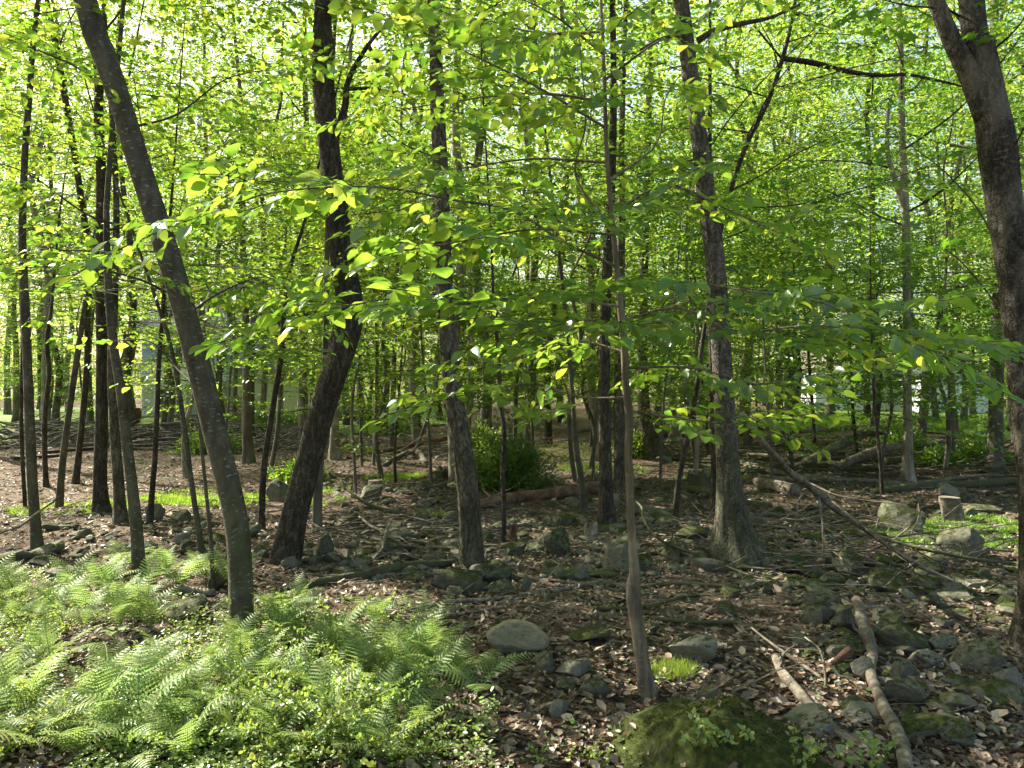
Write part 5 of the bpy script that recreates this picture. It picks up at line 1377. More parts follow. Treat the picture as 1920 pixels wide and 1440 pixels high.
for k, (pts, lb) in enumerate(PILE):
    pts = [(p[0], p[1], p[2] * 1.3) + tuple(p[3:]) for p in pts]
    log("fallen_log", lb, pts, ['deadwood', 'deadwood_dark', 'deadwood', 'deadwood', 'rotwood'][k % 5], "log", 9, 60 + k, [(0.3, .4, 80, 30), (0.6, .5, 60, 20)] if k % 2 else [(0.5, .4, 100, 25)], group="fallen logs behind the flared tree")
brr = np.random.default_rng(808)
for k in range(40):
    far_ = k >= 26
    px = brr.uniform(1350, 1860) if far_ else brr.uniform(560, 1850); py = brr.uniform(818, 905) if far_ else brr.uniform(935, 1170)
    d_ = CAMZ * F / (py - CY); ln = brr.uniform(1.8, 4.0) if far_ else brr.uniform(0.8, 2.2); an = brr.normal(0, 0.45); w_ = (brr.uniform(.07, .14) if far_ else brr.uniform(.015, .045)) * F / d_
    g_ = ground_at(px, py); pts = []
    for t_ in (-.5, -.2, .15, .5):
        X_ = g_[0] + math.cos(an) * ln * t_; Y_ = g_[1] + math.sin(an) * ln * t_ + brr.normal(0, .05)
        pts.append((CX + F * X_ / Y_, CY + F * (CAMZ - tz(X_, Y_)) / Y_, w_ * (1 - .5 * (t_ + .5))))
    nm = "fallen_log" if far_ else "fallen_branch"
    pre = (["weathered fallen log", "dark fallen log", "barkless fallen log"] if far_ else ["grey fallen branch", "dark crooked branch", "thin pale branch", "forked dead branch"])[k % (3 if far_ else 4)]
    log(nm, where_label(pre, g_), pts, ['deadwood', 'deadwood_dark', 'deadwood'][k % 3], "log" if far_ else "branch", 8, 200 + k, [(brr.uniform(.2, .5), ln * .3, math.degrees(an) + brr.choice([-40, 40]), 12), (brr.uniform(.5, .8), ln * .25, math.degrees(an) + brr.choice([-50, 50]), 18)])
# hollow end of the sawn log
g = ground_at(1492, 930)
# stumps
def stump(label, px, py, w, h, mat, top='jag', seed=0, lean=0.0, flare=0.4):
    g = ground_at(px, py); d = g[1]; r = w / F * d * 0.5; H = h / F * d
    t = thing("stump", label, "stump", g, None)
    rg = np.random.default_rng(seed); n = 14; sides = 22
    s = np.linspace(0, 1, n); th = np.linspace(0, 2 * np.pi, sides, endpoint=False)
    P = np.stack([np.cos(np.tile(th, n)), np.sin(np.tile(th, n)), np.repeat(s, sides) * 2], 1)
    rad = r * (1 + 0.12 * vnoise(P * 3 + seed, seed) + flare * np.exp(-np.repeat(s, sides) * 5) * (0.6 + 0.6 * np.sin(np.tile(th, n) * 4 + seed)))
    zt = H * np.repeat(s, sides)
    if top == 'jag': zt = zt * (0.72 + 0.28 * (vnoise(np.stack([np.cos(np.tile(th, n)) * 2.5, np.sin(np.tile(th, n)) * 2.5, 0 * zt + seed], 1), seed) + 0.4 * vnoise(np.stack([np.cos(np.tile(th, n)) * 8, np.sin(np.tile(th, n)) * 8, 0 * zt + seed], 1), seed + 1)))
    v = np.stack([np.cos(np.tile(th, n)) * rad + lean * zt, np.sin(np.tile(th, n)) * rad, zt - 0.05], 1)
    i = np.arange(n - 1)[:, None] * sides; j = np.arange(sides)[None]; j2 = (j + 1) % sides
    q = np.stack([i + j, i + j2, i + sides + j2, i + sides + j], -1).reshape(-1, 4)
    link("wood", mk_mesh("wood", v, [q], True), M[mat], t)
    c = len(v); vt = np.vstack([v[-sides:] * [0.99, 0.99, 1], [[lean * H, 0, (H * (0.62 if top == 'jag' else 1.0)) - 0.05]]])
    jj = np.arange(sides)
    link("top", mk_mesh("top", vt, [np.stack([jj, (jj + 1) % sides, np.full(sides, sides)], 1)], False), M['deadwood'], t)
    return t
stump("short grey stump with spreading root beside the green herb patch", 1790, 978, 36, 54, 'deadwood', 'flat', 1, -0.2)
stump("narrow broken tan stub standing beside the reddish thin stem", 962, 1018, 14, 60, 'rotwood', 'jag', 2)
stump("low sawn stump behind the leaning angular stone", 704, 922, 24, 28, 'deadwood', 'flat', 3)
stump("small dark jagged stump left of the green bush", 829, 894, 13, 34, 'rotwood', 'jag', 4)
stump("white weathered stub at the dark straight trunk's foot", 1108, 1004, 24, 42, 'bark_pale', 'jag', 5)
stump("black jagged root stump between the thin stem and flared tree", 1308, 914, 40, 52, 'deadwood_dark', 'jag', 6, 0.1, 0.8)
stump("tiny broken stub among stones left of the oak", 778, 1038, 12, 24, 'deadwood', 'jag', 7)
stump("thin burnt looking snag rising from the log pile", 1484, 880, 9, 34, 'deadwood_dark', 'jag', 8, 0.3, 0.1)

# brush pile at the left: countless sticks as one heap
brg = np.random.default_rng(61)
def sticks(name, label, cat, n, boxf, length, r, mat, kind="stuff"):
    P = []; Q = []
    for k in range(n):
        x, y, z = boxf(brg)
        a_ = brg.normal(0, 0.55) + (0 if brg.random() < .7 else brg.uniform(0, 3.1)); e = brg.normal(0, 0.16); l = length * brg.uniform(0.4, 1.3)
        d = np.array([math.cos(a_) * math.cos(e), math.sin(a_) * math.cos(e), math.sin(e)])
        p = np.array([x, y, z]); 
        for s in range(4):
            q_ = p + d * l / 4; 
            P.append(p); Q.append(q_); p = q_; d = nrm(d + brg.normal(0, 0.13, 3))
    a = Acc(); rr = np.repeat(r * brg.uniform(0.4, 1.4, n), 4) * np.tile([1, .85, .7, .5], n)
    segs(a, np.array(P), np.array(Q), rr, rr * .85, 4)
    o = link(name, a.mesh(name), M[mat], None, kind); tag(o, label, cat); return o
def pile1(rg):
    x = rg.uniform(-13.5, -5.8); y = rg.uniform(18.0, 20.6); h = 0.75 * math.exp(-((y - 19.6) / 0.9) ** 2) * rg.random() * (0.8 + 0.3 * math.sin(x * 1.3))
    return x, y, tz(x, y) + h
sticks("brush_pile", "long heap of dead grey sticks along the lawn edge at the left", "brush pile", 900, pile1, 1.5, 0.022, 'deadwood')
def pile2(rg):
    x = rg.uniform(-5.8, 0.5); y = rg.uniform(15.5, 20.5); return x, y, tz(x, y) + 0.35 * rg.random() ** 2
sticks("brush", "loose dead sticks strewn over the far opening behind the crooked tree", "brush", 260, pile2, 1.3, 0.014, 'deadwood')
def pile3(rg):
    y = math.sqrt(rg.uniform(8.5, 210)); x = rg.uniform(-0.72, 0.72) * y; return x, y, tz(x, y) + 0.01 + 0.03 * rg.random()
sticks("twig_litter", "thin dry twigs scattered over the brown leaves", "twigs", 1500, pile3, 0.42, 0.0042, 'deadwood')
def pile4(rg):
    u = rg.random(); px = 1250 + 560 * u + rg.normal(0, 40); py = 985 + 110 * rg.random(); g = ground_at(px, py); return g[0], g[1], g[2] + 0.02 + 0.14 * rg.random()
sticks("dead_twigs", "tangle of thin dead twigs in front of the flared tree and right of it", "twigs", 120, pile4, 0.9, 0.007, 'deadwood')
def pile5(rg):
    px = rg.uniform(500, 900); py = rg.uniform(950, 1040); g = ground_at(px, py); return g[0], g[1], g[2] + 0.02 + 0.12 * rg.random()
sticks("dead_twigs", "tangle of thin dead twigs between crooked tree and oak", "twigs", 150, pile5, 0.9, 0.006, 'deadwood')
def pile6(rg):
    x = rg.uniform(3.2, 11); y = rg.uniform(12.0, 19); return x, y, tz(x, y) + 0.03 + 0.15 * rg.random()
sticks("brush", "dead sticks strewn among the fallen logs at the right", "brush", 300, pile6, 1.4, 0.016, 'deadwood_dark')

# ------------------------------------------------------------------ leaf litter
lrg = np.random.default_rng(12)
n = 96000
y = 2.1 * (22 / 2.1) ** lrg.random(n); x = lrg.uniform(-0.92, 0.92, n) * y
z = terrain(x, y) + 0.004 + 0.014 * lrg.random(n)
# over the moss mound the leaves thin out
inm = (((x - m_x) / 0.37) ** 2 + ((y - m_y) / 0.40) ** 2 < 1)
x, y, z = x[~inm], y[~inm], z[~inm]; n = len(x)
az = lrg.uniform(0, 2 * np.pi, n)
Dv = np.stack([np.cos(az), np.sin(az), lrg.normal(0, 0.25, n)], 1); Nv = np.stack([lrg.normal(0, .5, n), lrg.normal(0, .5, n), np.ones(n)], 1)
LIT_T = (np.array([(0, 0, 0), (0.25, 0.26, 0.13), (0.65, 0.30, 0.10), (1, 0.02, 0.12), (0.7, -0.26, 0.12), (0.3, -0.28, 0.10), (0.45, 0, -0.02)], float),
         [np.array([(0, 1, 6), (1, 2, 6), (2, 3, 6), (3, 4, 6), (4, 5, 6), (5, 0, 6)][::-1])])
LL = (np.stack([x, y, z], 1), nrm(Dv), nrm(Nv), np.clip(lrg.lognormal(math.log(0.031), 0.40, n), .012, .085) * (1 + 0.03 * y)); nearm = y < 4.6
a = Acc(); leaves_geo(a, tuple(q_[nearm] for q_ in LL), LIT_T)
LM2 = (LEAF_MID[0] * [1, 1, -1], LEAF_MID[1]); leaves_geo(a, tuple(q_[~nearm] for q_ in LL), LM2)
o = link("leaf_litter", a.mesh("leaf_litter"), M['litter'], None, "stuff"); tag(o, "brown and tan dead leaves covering the forest floor", "leaf litter")

# grass and herbs
def blades(name, label, ells, dens, h, w, mat='grass', cat="grass"):
    P = []
    for (cx, cyy, rx, ry, nn_) in ells:
        for _ in range(nn_):
            r = math.sqrt(lrg.random()); t = lrg.uniform(0, 6.28)
            P.append(ground_at_fast(cx + rx * r * math.cos(t), cyy + ry * r * math.sin(t)))
    P = np.array(P); P[:, 2] = terrain(P[:, 0], P[:, 1])
    keep = vnoise(P * [2.2, 2.2, 0], 33) > -0.25
    P = P[keep]
    a = Acc(); v, fs = tufts(P, np.tile([[0, 0, 1.0]], (len(P), 1)), h, w, lrg, 0.45); a.add(v, fs)
    o = link(name, a.mesh(name), M[mat], None, "stuff"); tag(o, label, cat)
def ground_at_fast(px, py):
    d = CAMZ * F / max(py - CY, 5); return [(px - CX) / F * d, d, 0]
blades("grass", "sunlit patches of short grass in the openings behind the near trees",
       [(380, 935, 120, 18, 6000), (600, 935, 110, 16, 4500), (740, 900, 60, 8, 1500), (620, 945, 60, 10, 1500), (815, 960, 25, 5, 400), (130, 950, 120, 14, 2500), (1000, 850, 160, 16, 4000), (1130, 880, 90, 12, 2000), (1340, 900, 80, 8, 800)], 1, 0.07, 0.004)
blades("herb_patch", "bright green low herbs round the sloping slab at the right", [(1810, 1015, 120, 50, 17000), (1700, 1000, 70, 26, 3000), (1880, 1050, 60, 26, 2500)], 1, 0.055, 0.007)
blades("grass_tuft", "bright grass tuft growing at the young tree's foot", [(1262, 1282, 46, 16, 1100)], 1, 0.055, 0.0018)
blades("grass", "green weeds and grass along the far clearing before the pale shed", [(1820, 800, 120, 12, 9000), (1640, 802, 160, 8, 4000)], 1, 0.28, 0.02)
blades("grass", "unmown grass fringe of the lawn by the brush pile", [(120, 815, 260, 20, 9000)], 1, 0.12, 0.012)
lawn_rg = np.random.default_rng(2)

# ------------------------------------------------------------------ ferns
frg = np.random.default_rng(14)
def frond_mesh(seed):
    rg = np.random.default_rng(seed); V = []; Fq = []
    L_ = 1.0; npn = 16; arch = rg.uniform(0.32, 0.5)
    def spine(t): return np.array([t * 0.92, 0.03 * math.sin(t * 3), arch * (t * 1.5 - 1.45 * t * t)])
    acc = Acc()
    pts = np.array([spine(t) for t in np.linspace(0, 1, 12)]); tube(acc, pts, np.linspace(0.007, 0.0015, 12), 4, cap=False)
    for k in range(npn):
        t = 0.16 + 0.83 * (k / (npn - 1)) ** 0.92
        prof = math.sin(math.pi * min(1, (t - 0.06) / 0.94) ** 0.75) ** 0.8
        ln = 0.235 * prof * rg.uniform(0.9, 1.08) + 0.008
        p = spine(t); tg = nrm(spine(min(1, t + .02)) - spine(t - .02))
        up = nrm(np.cross(np.cross(tg, [0, 0, 1.0]), tg))
        for s in (1, -1):
            sd = nrm(np.cross(up, tg)) * s
            d = nrm(sd + tg * 0.38 + up * rg.uniform(-0.1, 0.14)); w = nrm(np.cross(up, d))
            nt = 7; v = [p]; 
            base = len(v)
            for m in range(nt + 1):
                u = m / nt; c = p + d * ln * u - up * ln * 0.22 * u * u
                hw = 0.026 * (1 - u) ** 0.7 * (0.55 + 0.45 * prof)
                v.append(c + w * 0.0025)                      # notch
                v.append(c + d * ln * 0.5 / nt + w * (hw + .002))
                v.append(c - w * 0.0025)
                v.append(c + d * ln * 0.5 / nt - w * (hw + .002))
            f = []
            for m in range(nt):
                a0 = 1 + 4 * m; b0 = a0 + 4
                f.append((a0, b0, a0 + 1)); f.append((a0 + 2, a0 + 3, b0 + 2))
            q = [(1 + 4 * m, 1 + 4 * m + 2, 1 + 4 * m + 6, 1 + 4 * m + 4) for m in range(nt)]
            acc.add(np.array(v), [np.array(f), np.array(q)])
    me = acc.mesh("frond", False); me.materials.append(M['fern']); return me
FROND = [frond_mesh(k) for k in range(5)]
def fern(px, py, size, nfr, label, az0=None):
    g = ground_at(px, py)
    t = thing("fern", label, "fern", g, "ferns in the lower left")
    for k in range(nfr):
        a_ = k * 6.283 / nfr + frg.uniform(-0.35, 0.35)
        o = bpy.data.objects.new("frond", FROND[int(frg.integers(0, 5))]); COL.objects.link(o); o.parent = t
        s = size * frg.uniform(0.75, 1.15)
        o.scale = (s, s, s); o.rotation_euler = (frg.normal(0, 0.2), frg.uniform(-1.15, -0.3), a_)
    return t
FERN_PX = []
tries = 0
poly_top = lambda px: 1050 + 0.30 * max(0, px - 120) * 0.42 if px < 480 else (1105 + (px - 480) * 0.30 if px < 700 else 1171 + (px - 700) * 0.62)
while len(FERN_PX) < 92 and tries < 6000:
    tries += 1
    px = frg.uniform(-60, 900); py = frg.uniform(1040, 1440)
    if py < poly_top(px): continue
    if px > 560 and py > 1250 and frg.random() < 0.55 and px < 800: pass
    if 30 < px < 170 and 1255 < py < 1340: continue
    if px > 720 and py > 1380: continue
    if vnoise(np.array([[px / 95, py / 60, 0]]), 61)[0] < -0.32: continue
    if 290 < px < 410 and 1110 < py < 1175: continue
    g = ground_at(px, py)
    if any((g[0] - a_) ** 2 + (g[1] - b_) ** 2 < 0.165 ** 2 for a_, b_ in FERN_PX): continue
    FERN_PX.append((g[0], g[1]))
    dark = ["spreading fern", "tall fern", "small fern", "arching fern", "feathery fern"][int(frg.integers(0, 5))]
    fern(px, py, frg.uniform(0.24, 0.42), int(frg.integers(5, 8)), where_label(dark, g))

# ------------------------------------------------------------------ barberry and weeds
def sprig_arch(seed, nst, hgt, leaf, spread=0.5, per=0.018):
    rg = np.random.default_rng(seed); wood = Acc(); P, D, Nn, S = [], [], [], []
    for k in range(nst):
        az_ = rg.uniform(0, 6.28); l = hgt * rg.uniform(0.6, 1.2); d = nrm(np.array([math.cos(az_) * spread, math.sin(az_) * spread, 1.0])); p = np.array([rg.normal(0, .03), rg.normal(0, .03), -0.01]); q = [p]
        n = 12
        for m in range(n):
            d = nrm(d + np.array([math.cos(az_) * .06, math.sin(az_) * .06, -0.045]) + rg.normal(0, .05, 3)); q.append(q[-1] + d * l / n)
        q = np.array(q); tube(wood, q, np.linspace(0.0028, 0.001, len(q)), 4, cap=False)
        s = l * 0.12
        while s < l:
            f = s / l * n; a_ = min(int(f), n - 1); c = q[a_] + (q[a_ + 1] - q[a_]) * (f - a_)
            for _ in range(3):
                dd = nrm(rg.normal(0, 1, 3) + [0, 0, .5]); P.append(c + dd * .003); D.append(dd); Nn.append(nrm(np.array([0, 0, 1.0]) + rg.normal(0, .5, 3))); S.append(leaf * rg.uniform(.5, 1.2))
            s += per * rg.uniform(.6, 1.4)
    a = Acc(); leaves_geo(a, (np.array(P), np.array(D), np.array(Nn), np.array(S)), LEAF_ROUND)
    lm = a.mesh("foliage"); wm = wood.mesh("stems"); wm.materials.append(M['twig']); return wm, lm
BAR = [sprig_arch(k, 14, 0.42, 0.024, 0.55) for k in range(3)]
TALLB = [sprig_arch(10 + k, 5, 0.52, 0.026, 0.28, 0.02) for k in range(2)]
for _, lm in BAR + TALLB: lm.materials.append(M['barberry'])
def shrub(px, py, s, which, label, grp="barberry shrubs among the ferns"):
    g = ground_at(px, py); t = thing("barberry_shrub", label, "shrub", g, grp, frg.uniform(0, 6.28)); t.scale = (s, s, s)
    wm, lm = which; link("stems", wm, None, t); link("foliage", lm, None, t, "stuff"); return t
for px, py, s in [(590, 1310, .9), (660, 1340, 1.0), (520, 1360, .95), (610, 1400, 1.05), (700, 1400, .9), (450, 1400, .9), (560, 1250, .8), (640, 1270, .85), (480, 1300, .8), (730, 1330, .75), (380, 1350, .75), (330, 1420, .8), (540, 1435, 1.0), (660, 1440, 1.0), (770, 1420, .6), (60, 1200, .8), (20, 1150, .7), (120, 1190, .6), (420, 1250, .6), (700, 1240, .7), (600, 1190, .55), (10, 1420, .7), (240, 1380, .6)]:
    shrub(px, py, s, BAR[int(frg.integers(0, 3))], where_label("dense small leaved barberry", ground_at(px, py)))
for px, py, s in [(660, 1230, .95), (700, 1225, .8), (600, 1225, .7), (480, 1190, .85), (520, 1200, .8), (350, 1190, .5), (745, 1215, .6), (560, 1180, .6)]:
    shrub(px, py, s, TALLB[int(frg.integers(0, 2))], where_label("upright arching barberry sprigs", ground_at(px, py)))
SM = [sprig_arch(30 + k, 3, 0.16, 0.024, 0.3, 0.012) for k in range(3)]
for _, lm in SM: lm.materials.append(M['barberry'])
for px, py, s, lb in [(1322, 1478, 1.25, "left one of two upright sprigs in front of the moss mound"), (1362, 1470, 1.25, "right one of two upright sprigs in front of the moss mound"), (1508, 1470, 1.1, "bright sprig right of the moss mound at the bottom edge"),
                      (1625, 1460, 1.3, "bright green sprig beside the dead branch at the bottom edge"), (1648, 1430, 1.0, "small sprig close behind another by the dead branch"), (1090, 1430, .8, "low bright sprig on leaves left of the moss mound"), (1010, 1425, .7, "tiny seedling at the bottom edge, right of the ferns"),
                      (1130, 1440, .7, "leafy seedling between the moss mound and a tiny seedling"), (1070, 1365, .5, "tiny weed just right below the cream stone"), (880, 1390, .8, "low green weed at the right end of the ferns")]:
    g = ground_at(px, py)
    dm = (mv2[:, 0] + m_x - g[0]) ** 2 + (mv2[:, 1] + m_y - g[1]) ** 2; jm = int(np.argmin(dm))
    if dm[jm] < 0.001: g[2] = max(g[2], mv2[jm, 2] + tz(m_x, m_y))
    t = thing("sprig", lb, "seedling", g, None, frg.uniform(0, 6)); t.scale = (s,) * 3
    wm, lm = SM[int(frg.integers(0, 3))]; link("stems", wm, None, t); link("leaves", lm, None, t, "stuff")
# weeds filling between ferns: one mass
n = 26000
wx, wy = [], []
while len(wx) < n:
    px = frg.uniform(-80, 930, 4000); py = frg.uniform(1040, 1470, 4000)
    for a_, b_ in zip(px, py):
        if b_ < poly_top(a_) + 8: continue
        if 30 < a_ < 190 and 1250 < b_ < 1340 and frg.random() < .8: continue
        if a_ > 600 and b_ > 1290 + (900 - a_) * .35 and frg.random() < .6: continue
        q_ = ground_at_fast(a_, b_); wx.append(q_[0]); wy.append(q_[1])
wx = np.array(wx[:n]); wy = np.array(wy[:n])
den = vnoise(np.stack([wx * 3, wy * 3, wx * 0], 1), 50) > -0.12
wx, wy = wx[den], wy[den]; n = len(wx)
hh = 0.015 + 0.12 * frg.random(n) * (0.6 + 0.5 * vnoise(np.stack([wx * 4, wy * 4, wx * 0], 1), 51))
az = frg.uniform(0, 6.28, n)
Lw = (np.stack([wx, wy, terrain(wx, wy) + hh], 1), nrm(np.stack([np.cos(az), np.sin(az), frg.normal(0, .35, n)], 1)), nrm(np.stack([frg.normal(0, .45, n), frg.normal(0, .45, n), np.ones(n)], 1)), frg.uniform(0.012, 0.032, n))
a = Acc(); leaves_geo(a, Lw, LEAF_ROUND)
o = link("weeds", a.mesh("weeds"), M['barberry'], None, "stuff"); tag(o, "small leaved weeds carpeting the ground between the ferns", "weeds")
# sparse seedlings on the litter
n = 2600; y = 2.6 * (9 / 2.6) ** frg.random(n); x = frg.uniform(-0.1, 0.72, n) * y
cl = vnoise(np.stack([x * 2.5, y * 2.5, x * 0], 1), 52) > 0.15; x, y = x[cl], y[cl]; n = len(x); az = frg.uniform(0, 6.28, n)
a = Acc(); leaves_geo(a, (np.stack([x, y, terrain(x, y) + .01 + .03 * frg.random(n)], 1), nrm(np.stack([np.cos(az), np.sin(az), .2 + 0 * az], 1)), nrm(np.stack([frg.normal(0, .3, n), frg.normal(0, .3, n), np.ones(n)], 1)), frg.uniform(.012, .028, n)), LEAF_ROUND)
o = link("seedlings", a.mesh("seedlings"), M['barberry'], None, "stuff"); tag(o, "sparse tiny green seedlings among the dead leaves", "seedlings")
# broad pale leaves among the ferns
for k, (px, py) in enumerate([(290, 1330), (240, 1290), (160, 1370), (70, 1180), (215, 1215), (340, 1370)]):
    g = ground_at(px, py); t = thing("broadleaf_herb", where_label("herb with broad pale leaves", g), "herb", g, None)
    for j in range(5):
        az_ = j * 1.256 + frg.uniform(-.3, .3); d = np.array([math.cos(az_), math.sin(az_), .25]); a = Acc()
        leaves_geo(a, (np.array([[0, 0, 0.10]]) + d * .02, np.array([d]), np.array([[-.2 * math.cos(az_), -.2 * math.sin(az_), 1.0]]), np.array([frg.uniform(.06, .10)])), LEAF_NEAR)
        link("leaf", a.mesh("leaf", True), M['fern'], t)
    a = Acc(); tube(a, np.array([[0, 0, -.02], [0, 0, .11]]), np.array([.003, .002]), 5); link("stem", a.mesh("stem"), M['fern'], t)

# ------------------------------------------------------------------ bushes
def bush(name, label, x, y, rx, ry, rz, n, leaf, mat, tmpl=LEAF_FAR, shell=0.55, cat="bush", nst=26):
    g = (x, y, tz(x, y)); t = thing(name, label, cat, g, None); rg = np.random.default_rng(int(abs(x * 100 + y * 10)))
    u = nrm(rg.normal(0, 1, (n, 3))); u[:, 2] = np.abs(u[:, 2]); r = (shell + (1 - shell) * rg.random(n)) * (1 + 0.45 * vnoise(u * 2.6 + x, 4) + 0.2 * vnoise(u * 7 + x, 6))
    P = u * r[:, None] * [rx, ry, rz]
    D = nrm(u * [1, 1, .6] + rg.normal(0, .55, (n, 3)) + [0, 0, .25])
    a = Acc(); leaves_geo(a, (P, D, nrm(rg.normal(0, .6, (n, 3)) + [0, 0, 1]), leaf * rg.uniform(.6, 1.3, n)), tmpl); link("foliage", a.mesh("foliage"), M[mat], t, "stuff")
    e = nrm(rg.normal(0, 1, (nst, 3))); e[:, 2] = np.abs(e[:, 2]) + .2; a = Acc(); segs(a, np.zeros((nst, 3)) - [0, 0, .03], e * [rx, ry, rz] * .85, .010, .003, 4); link("stems", a.mesh("stems"), M['twig'], t)
    return t
g = ground_at(948, 925)
bush("green_bush", "dense dark green feathery bush behind the rotten log", g[0], g[1] + .5, .70, .55, .80, 11000, .05, 'bush', LEAF_FAR, .3)
g = ground_at(905, 880); bush("green_bush", "lower lighter bush growing against the dark green one, on its left", g[0], g[1] + .4, .45, .4, .75, 5000, .05, 'bush')
g = ground_at(1190, 855); bush("green_bush", "pale low shrub by the stout leaning trunk", g[0], g[1], .5, .4, .55, 2500, .06, 'grass')
g = ground_at(575, 800); bush("green_bush", "broad green shrub before the cream wall", g[0] - .3, g[1] * .86, 1.7, .8, .7, 5000, .09, 'leaf_under')
for (px, py, s, lb) in [(1835, 872, .75, "leafy green shrub beside the dark logs near the forked tree"), (1760, 880, .5, "small leafy shrub left of another near the forked tree"), (1690, 845, .8, "shrub with drooping dark leaves behind the pale trunk"),
                        (395, 850, .8, "dark shrub seen between the leaning tree and its left neighbour"), (560, 905, .45, "little leafy shrub left of the crooked dark tree"), (730, 815, 1.0, "shrub at the back of the sunlit opening")]:
    g = ground_at(px, py); bush("green_shrub", lb, g[0], g[1], s, s * .8, s * .8, int(2600 * s + 400), .075, 'leaf_under', LEAF_MID, .3)

# ------------------------------------------------------------------ houses
def box(acc, x0, x1, y0, y1, z0, z1):
    v = np.array([(x, y, z) for z in (z0, z1) for y in (y0, y1) for x in (x0, x1)], float)
    acc.add(v, [np.array([(0, 2, 3, 1), (4, 5, 7, 6), (0, 1, 5, 4), (2, 6, 7, 3), (0, 4, 6, 2), (1, 3, 7, 5)])])
def part(name, boxes, mat, parent, off):
    a = Acc()
    for b in boxes: box(a, *b)
    return link(name, a.mesh(name, False, off), M[mat], parent)
HD = 36.0
gz = tz(-14, HD)
off = np.array((-13.0, HD, gz))
X = lambda px, d=HD: (px - CX) / F * d
Z = lambda py, d=HD: CAMZ - (py - CY) / F * d
hs = thing("house", "two storey white house with a raised balustraded deck, seen through the left trunks", "house", off)
part("wall", [(X(225), X(425), HD + 2.2, HD + 9, gz - .2, Z(615))], 'siding', hs, off)
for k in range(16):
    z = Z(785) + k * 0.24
    part("siding_board", [(X(225) - .02, X(425) + .02, HD + 2.16, HD + 2.2, z, z + .21)], 'shaded_siding' if k > 8 else 'siding', hs, off)
wd = part("window", [(X(243), X(262), HD + 2.08, HD + 2.16, Z(706), Z(668))], 'white', hs, off)
part("pane", [(X(244.5), X(252), HD + 2.05, HD + 2.08, Z(704), Z(670))], 'glass', wd, off)
part("pane", [(X(253.5), X(260.5), HD + 2.05, HD + 2.08, Z(704), Z(670))], 'glass', wd, off)
dr = part("door", [(X(285), X(330), HD + 2.08, HD + 2.16, Z(712), Z(655))], 'white', hs, off)
part("pane", [(X(288), X(306), HD + 2.05, HD + 2.08, Z(710), Z(658))], 'glass', dr, off)
part("pane", [(X(309), X(327), HD + 2.05, HD + 2.08, Z(710), Z(658))], 'glass', dr, off)
for a_, b_, c_, d_ in ((372, 392, 700, 660), (255, 285, 775, 728), (345, 365, 775, 735)):
    w_ = part("window", [(X(a_), X(b_), HD + 2.08, HD + 2.16, Z(c_), Z(d_))], 'white', hs, off)
    part("pane", [(X(a_ + 2), X(b_ - 2), HD + 2.05, HD + 2.08, Z(c_ - 2), Z(d_ + 2))], 'glass', w_, off)
def ridge(name, x0, x1, y0, y1, z0, zr, mat, parent, off):
    v = np.array([(x0, y0, z0), (x1, y0, z0), (x1, y1, z0), (x0, y1, z0), (x0, (y0 + y1) / 2, zr), (x1, (y0 + y1) / 2, zr)]) - off
    return link(name, mk_mesh(name, v, [np.array([(0, 1, 5, 4), (2, 3, 4, 5), (3, 2, 1, 0)]), np.array([(0, 4, 3), (1, 2, 5)])]), M[mat], parent)
ridge("roof", X(215), X(440), HD + 1.4, HD + 9.6, Z(616), Z(616) + 2.2, 'roof', hs, off)
dk = part("deck", [(X(180), X(402), HD, HD + 2.0, Z(722), Z(714))], 'white', hs, off)
part("rail", [(X(180), X(402), HD - .02, HD + .07, Z(687), Z(682))], 'white', dk, off)
part("rail", [(X(180), X(402), HD - .0, HD + .04, Z(712), Z(710))], 'white', dk, off)
bal = []
for k in range(38):
    xb = X(182 + k * 5.8); part("baluster", [(xb, xb + .075, HD - .005, HD + .045, Z(711), Z(685))], 'white', dk, off)
for px in (181, 236, 290, 345, 399):
    part("post", [(X(px) - .06, X(px) + .06, HD + .06, HD + .18, gz - .2, Z(680))], 'white', dk, off)
wing_off = off
part("wing", [(X(426), X(592), HD + 1.0, HD + 7, gz - .3, Z(697))], 'cream', hs, off)
w_ = part("window", [(X(549), X(568), HD + .93, HD + 1.0, Z(745), Z(731))], 'cream', hs, off)
part("pane", [(X(551), X(566), HD + .90, HD + .93, Z(743), Z(733))], 'glass', w_, off)
ridge("roof", X(418), X(600), HD + .4, HD + 7.6, Z(698), Z(645), 'roof', hs, off)
g0 = np.array((X(250, 30), 30.0, tz(X(250, 30), 30)))
bt = thing("barrel", "maroon planter tub standing on the driveway below the deck", "tub", g0)
a = Acc(); tube(a, np.array([[0, 0, .05], [0, 0, .25], [0, 0, .5], [0, 0, .62]]), np.array([.24, .30, .30, .25]), 16); link("tub", a.mesh("tub", True), M['maroon'], bt)
a = Acc(); tube(a, np.array([[0, 0, .60], [0, 0, .65]]), np.array([.27, .26]), 16); link("rim", a.mesh("rim", True), M['maroon'], bt)
# tan slatted fence beside the leaning tree
fx0, fx1, fd = X(418, 31), X(468, 31), 31.0
fo = np.array((fx0, fd, tz(fx0, fd)))
fe = thing("slatted_fence", "low weathered tan slat fence at the cream wing's foot", "fence", fo)
for k in range(6): part("slat", [(fx0, fx1, fd, fd + .03, fo[2] + .1 + k * .17, fo[2] + .22 + k * .17)], 'tanwood', fe, fo)
for xx_ in (fx0 + .05, (fx0 + fx1) / 2, fx1 - .05): part("post", [(xx_ - .05, xx_ + .05, fd + .035, fd + .12, fo[2] - .1, fo[2] + 1.15)], 'tanwood', fe, fo)
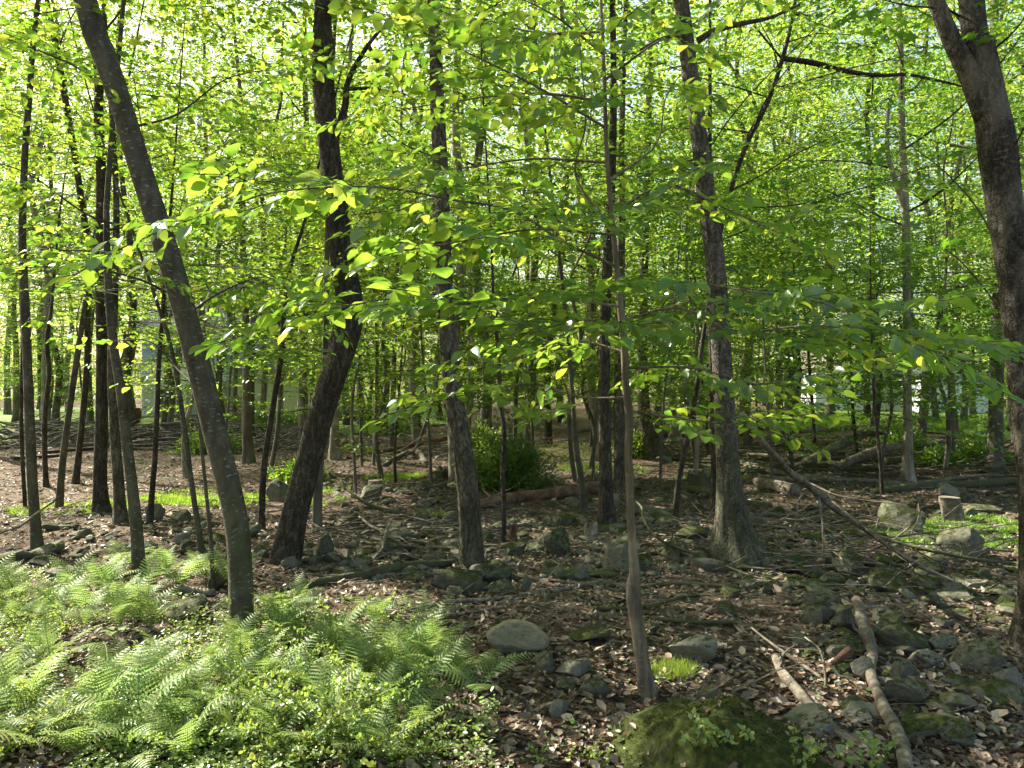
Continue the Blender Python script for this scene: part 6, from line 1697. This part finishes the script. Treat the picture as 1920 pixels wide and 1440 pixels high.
# timber edging of the lawn
for k, (pa, pb) in enumerate([((20, 862), (110, 856)), ((85, 850), (200, 842)), ((210, 828), (320, 826)), ((330, 812), (470, 806)), ((600, 792), (760, 790))]):
    A_ = ground_at(*pa); B_ = ground_at(*pb); d_ = B_ - A_; L_ = np.linalg.norm(d_)
    t = thing("timber_edging", ["leftmost dark timber edging the lawn", "dark timber edging just right of the leftmost one", "dark timber edging below the house deck", "dark timber edging left of the cream wall", "dark timber edging in front of the far lawn behind the crooked tree"][k], "timber", A_, None, math.atan2(d_[1], d_[0]))
    a = Acc(); box(a, 0, L_, -.1, .1, -.05, .06 if k < 2 else .12); link("beam", a.mesh("beam"), M['darkwood'], t)
    if k < 2: continue
    a = Acc(); box(a, 0, L_ * .6, -.08, .10, .133, .24); link("beam", a.mesh("beam"), M['darkwood'], t)
# right hand houses
D2 = 44.0; g2 = tz(X(1600, D2), D2); off2 = np.array((X(1600, D2), D2, g2))
h2 = thing("house", "white bungalow with a tan roof glimpsed left of the pale trunk", "house", off2)
part("wall", [(X(1530, D2), X(1672, D2), D2, D2 + 6, g2 - .3, Z(688, D2))], 'siding', h2, off2)
for k in range(11): part("siding_board", [(X(1530, D2) - .02, X(1672, D2) + .02, D2 - .04, D2, g2 + .1 + k * .26, g2 + .33 + k * .26)], 'white', h2, off2)
for a_, b_ in ((1552, 1568), (1600, 1618), (1640, 1656)):
    w_ = part("window", [(X(a_, D2), X(b_, D2), D2 - .12, D2 - .04, Z(742, D2), Z(712, D2))], 'white', h2, off2)
    part("pane", [(X(a_ + 2, D2), X(b_ - 2, D2), D2 - .15, D2 - .12, Z(740, D2), Z(714, D2))], 'glass', w_, off2)
ridge("roof", X(1520, D2), X(1682, D2), D2 - .6, D2 + 6.6, Z(690, D2), Z(655, D2), 'tanroof', h2, off2)
D3 = 40.0; g3 = tz(X(1800, D3), D3); off3 = np.array((X(1800, D3), D3, g3))
h3 = thing("shed", "pale bluish shed among the trunks near the forked tree", "shed", off3)
part("wall", [(X(1738, D3), X(1856, D3), D3, D3 + 4, g3 - .3, Z(704, D3))], 'siding', h3, off3)
for k in range(9): part("siding_board", [(X(1738, D3) - .02, X(1856, D3) + .02, D3 - .04, D3, g3 + .05 + k * .25, g3 + .27 + k * .25)], 'siding', h3, off3)
dr = part("door", [(X(1790, D3), X(1812, D3), D3 - .1, D3 - .04, g3, Z(722, D3))], 'white', h3, off3)
part("handle", [(X(1809, D3), X(1810.5, D3), D3 - .14, D3 - .1, Z(748, D3), Z(745, D3))], 'glass', dr, off3)
ridge("roof", X(1732, D3), X(1862, D3), D3 - .4, D3 + 4.4, Z(705, D3), Z(690, D3), 'roof', h3, off3)
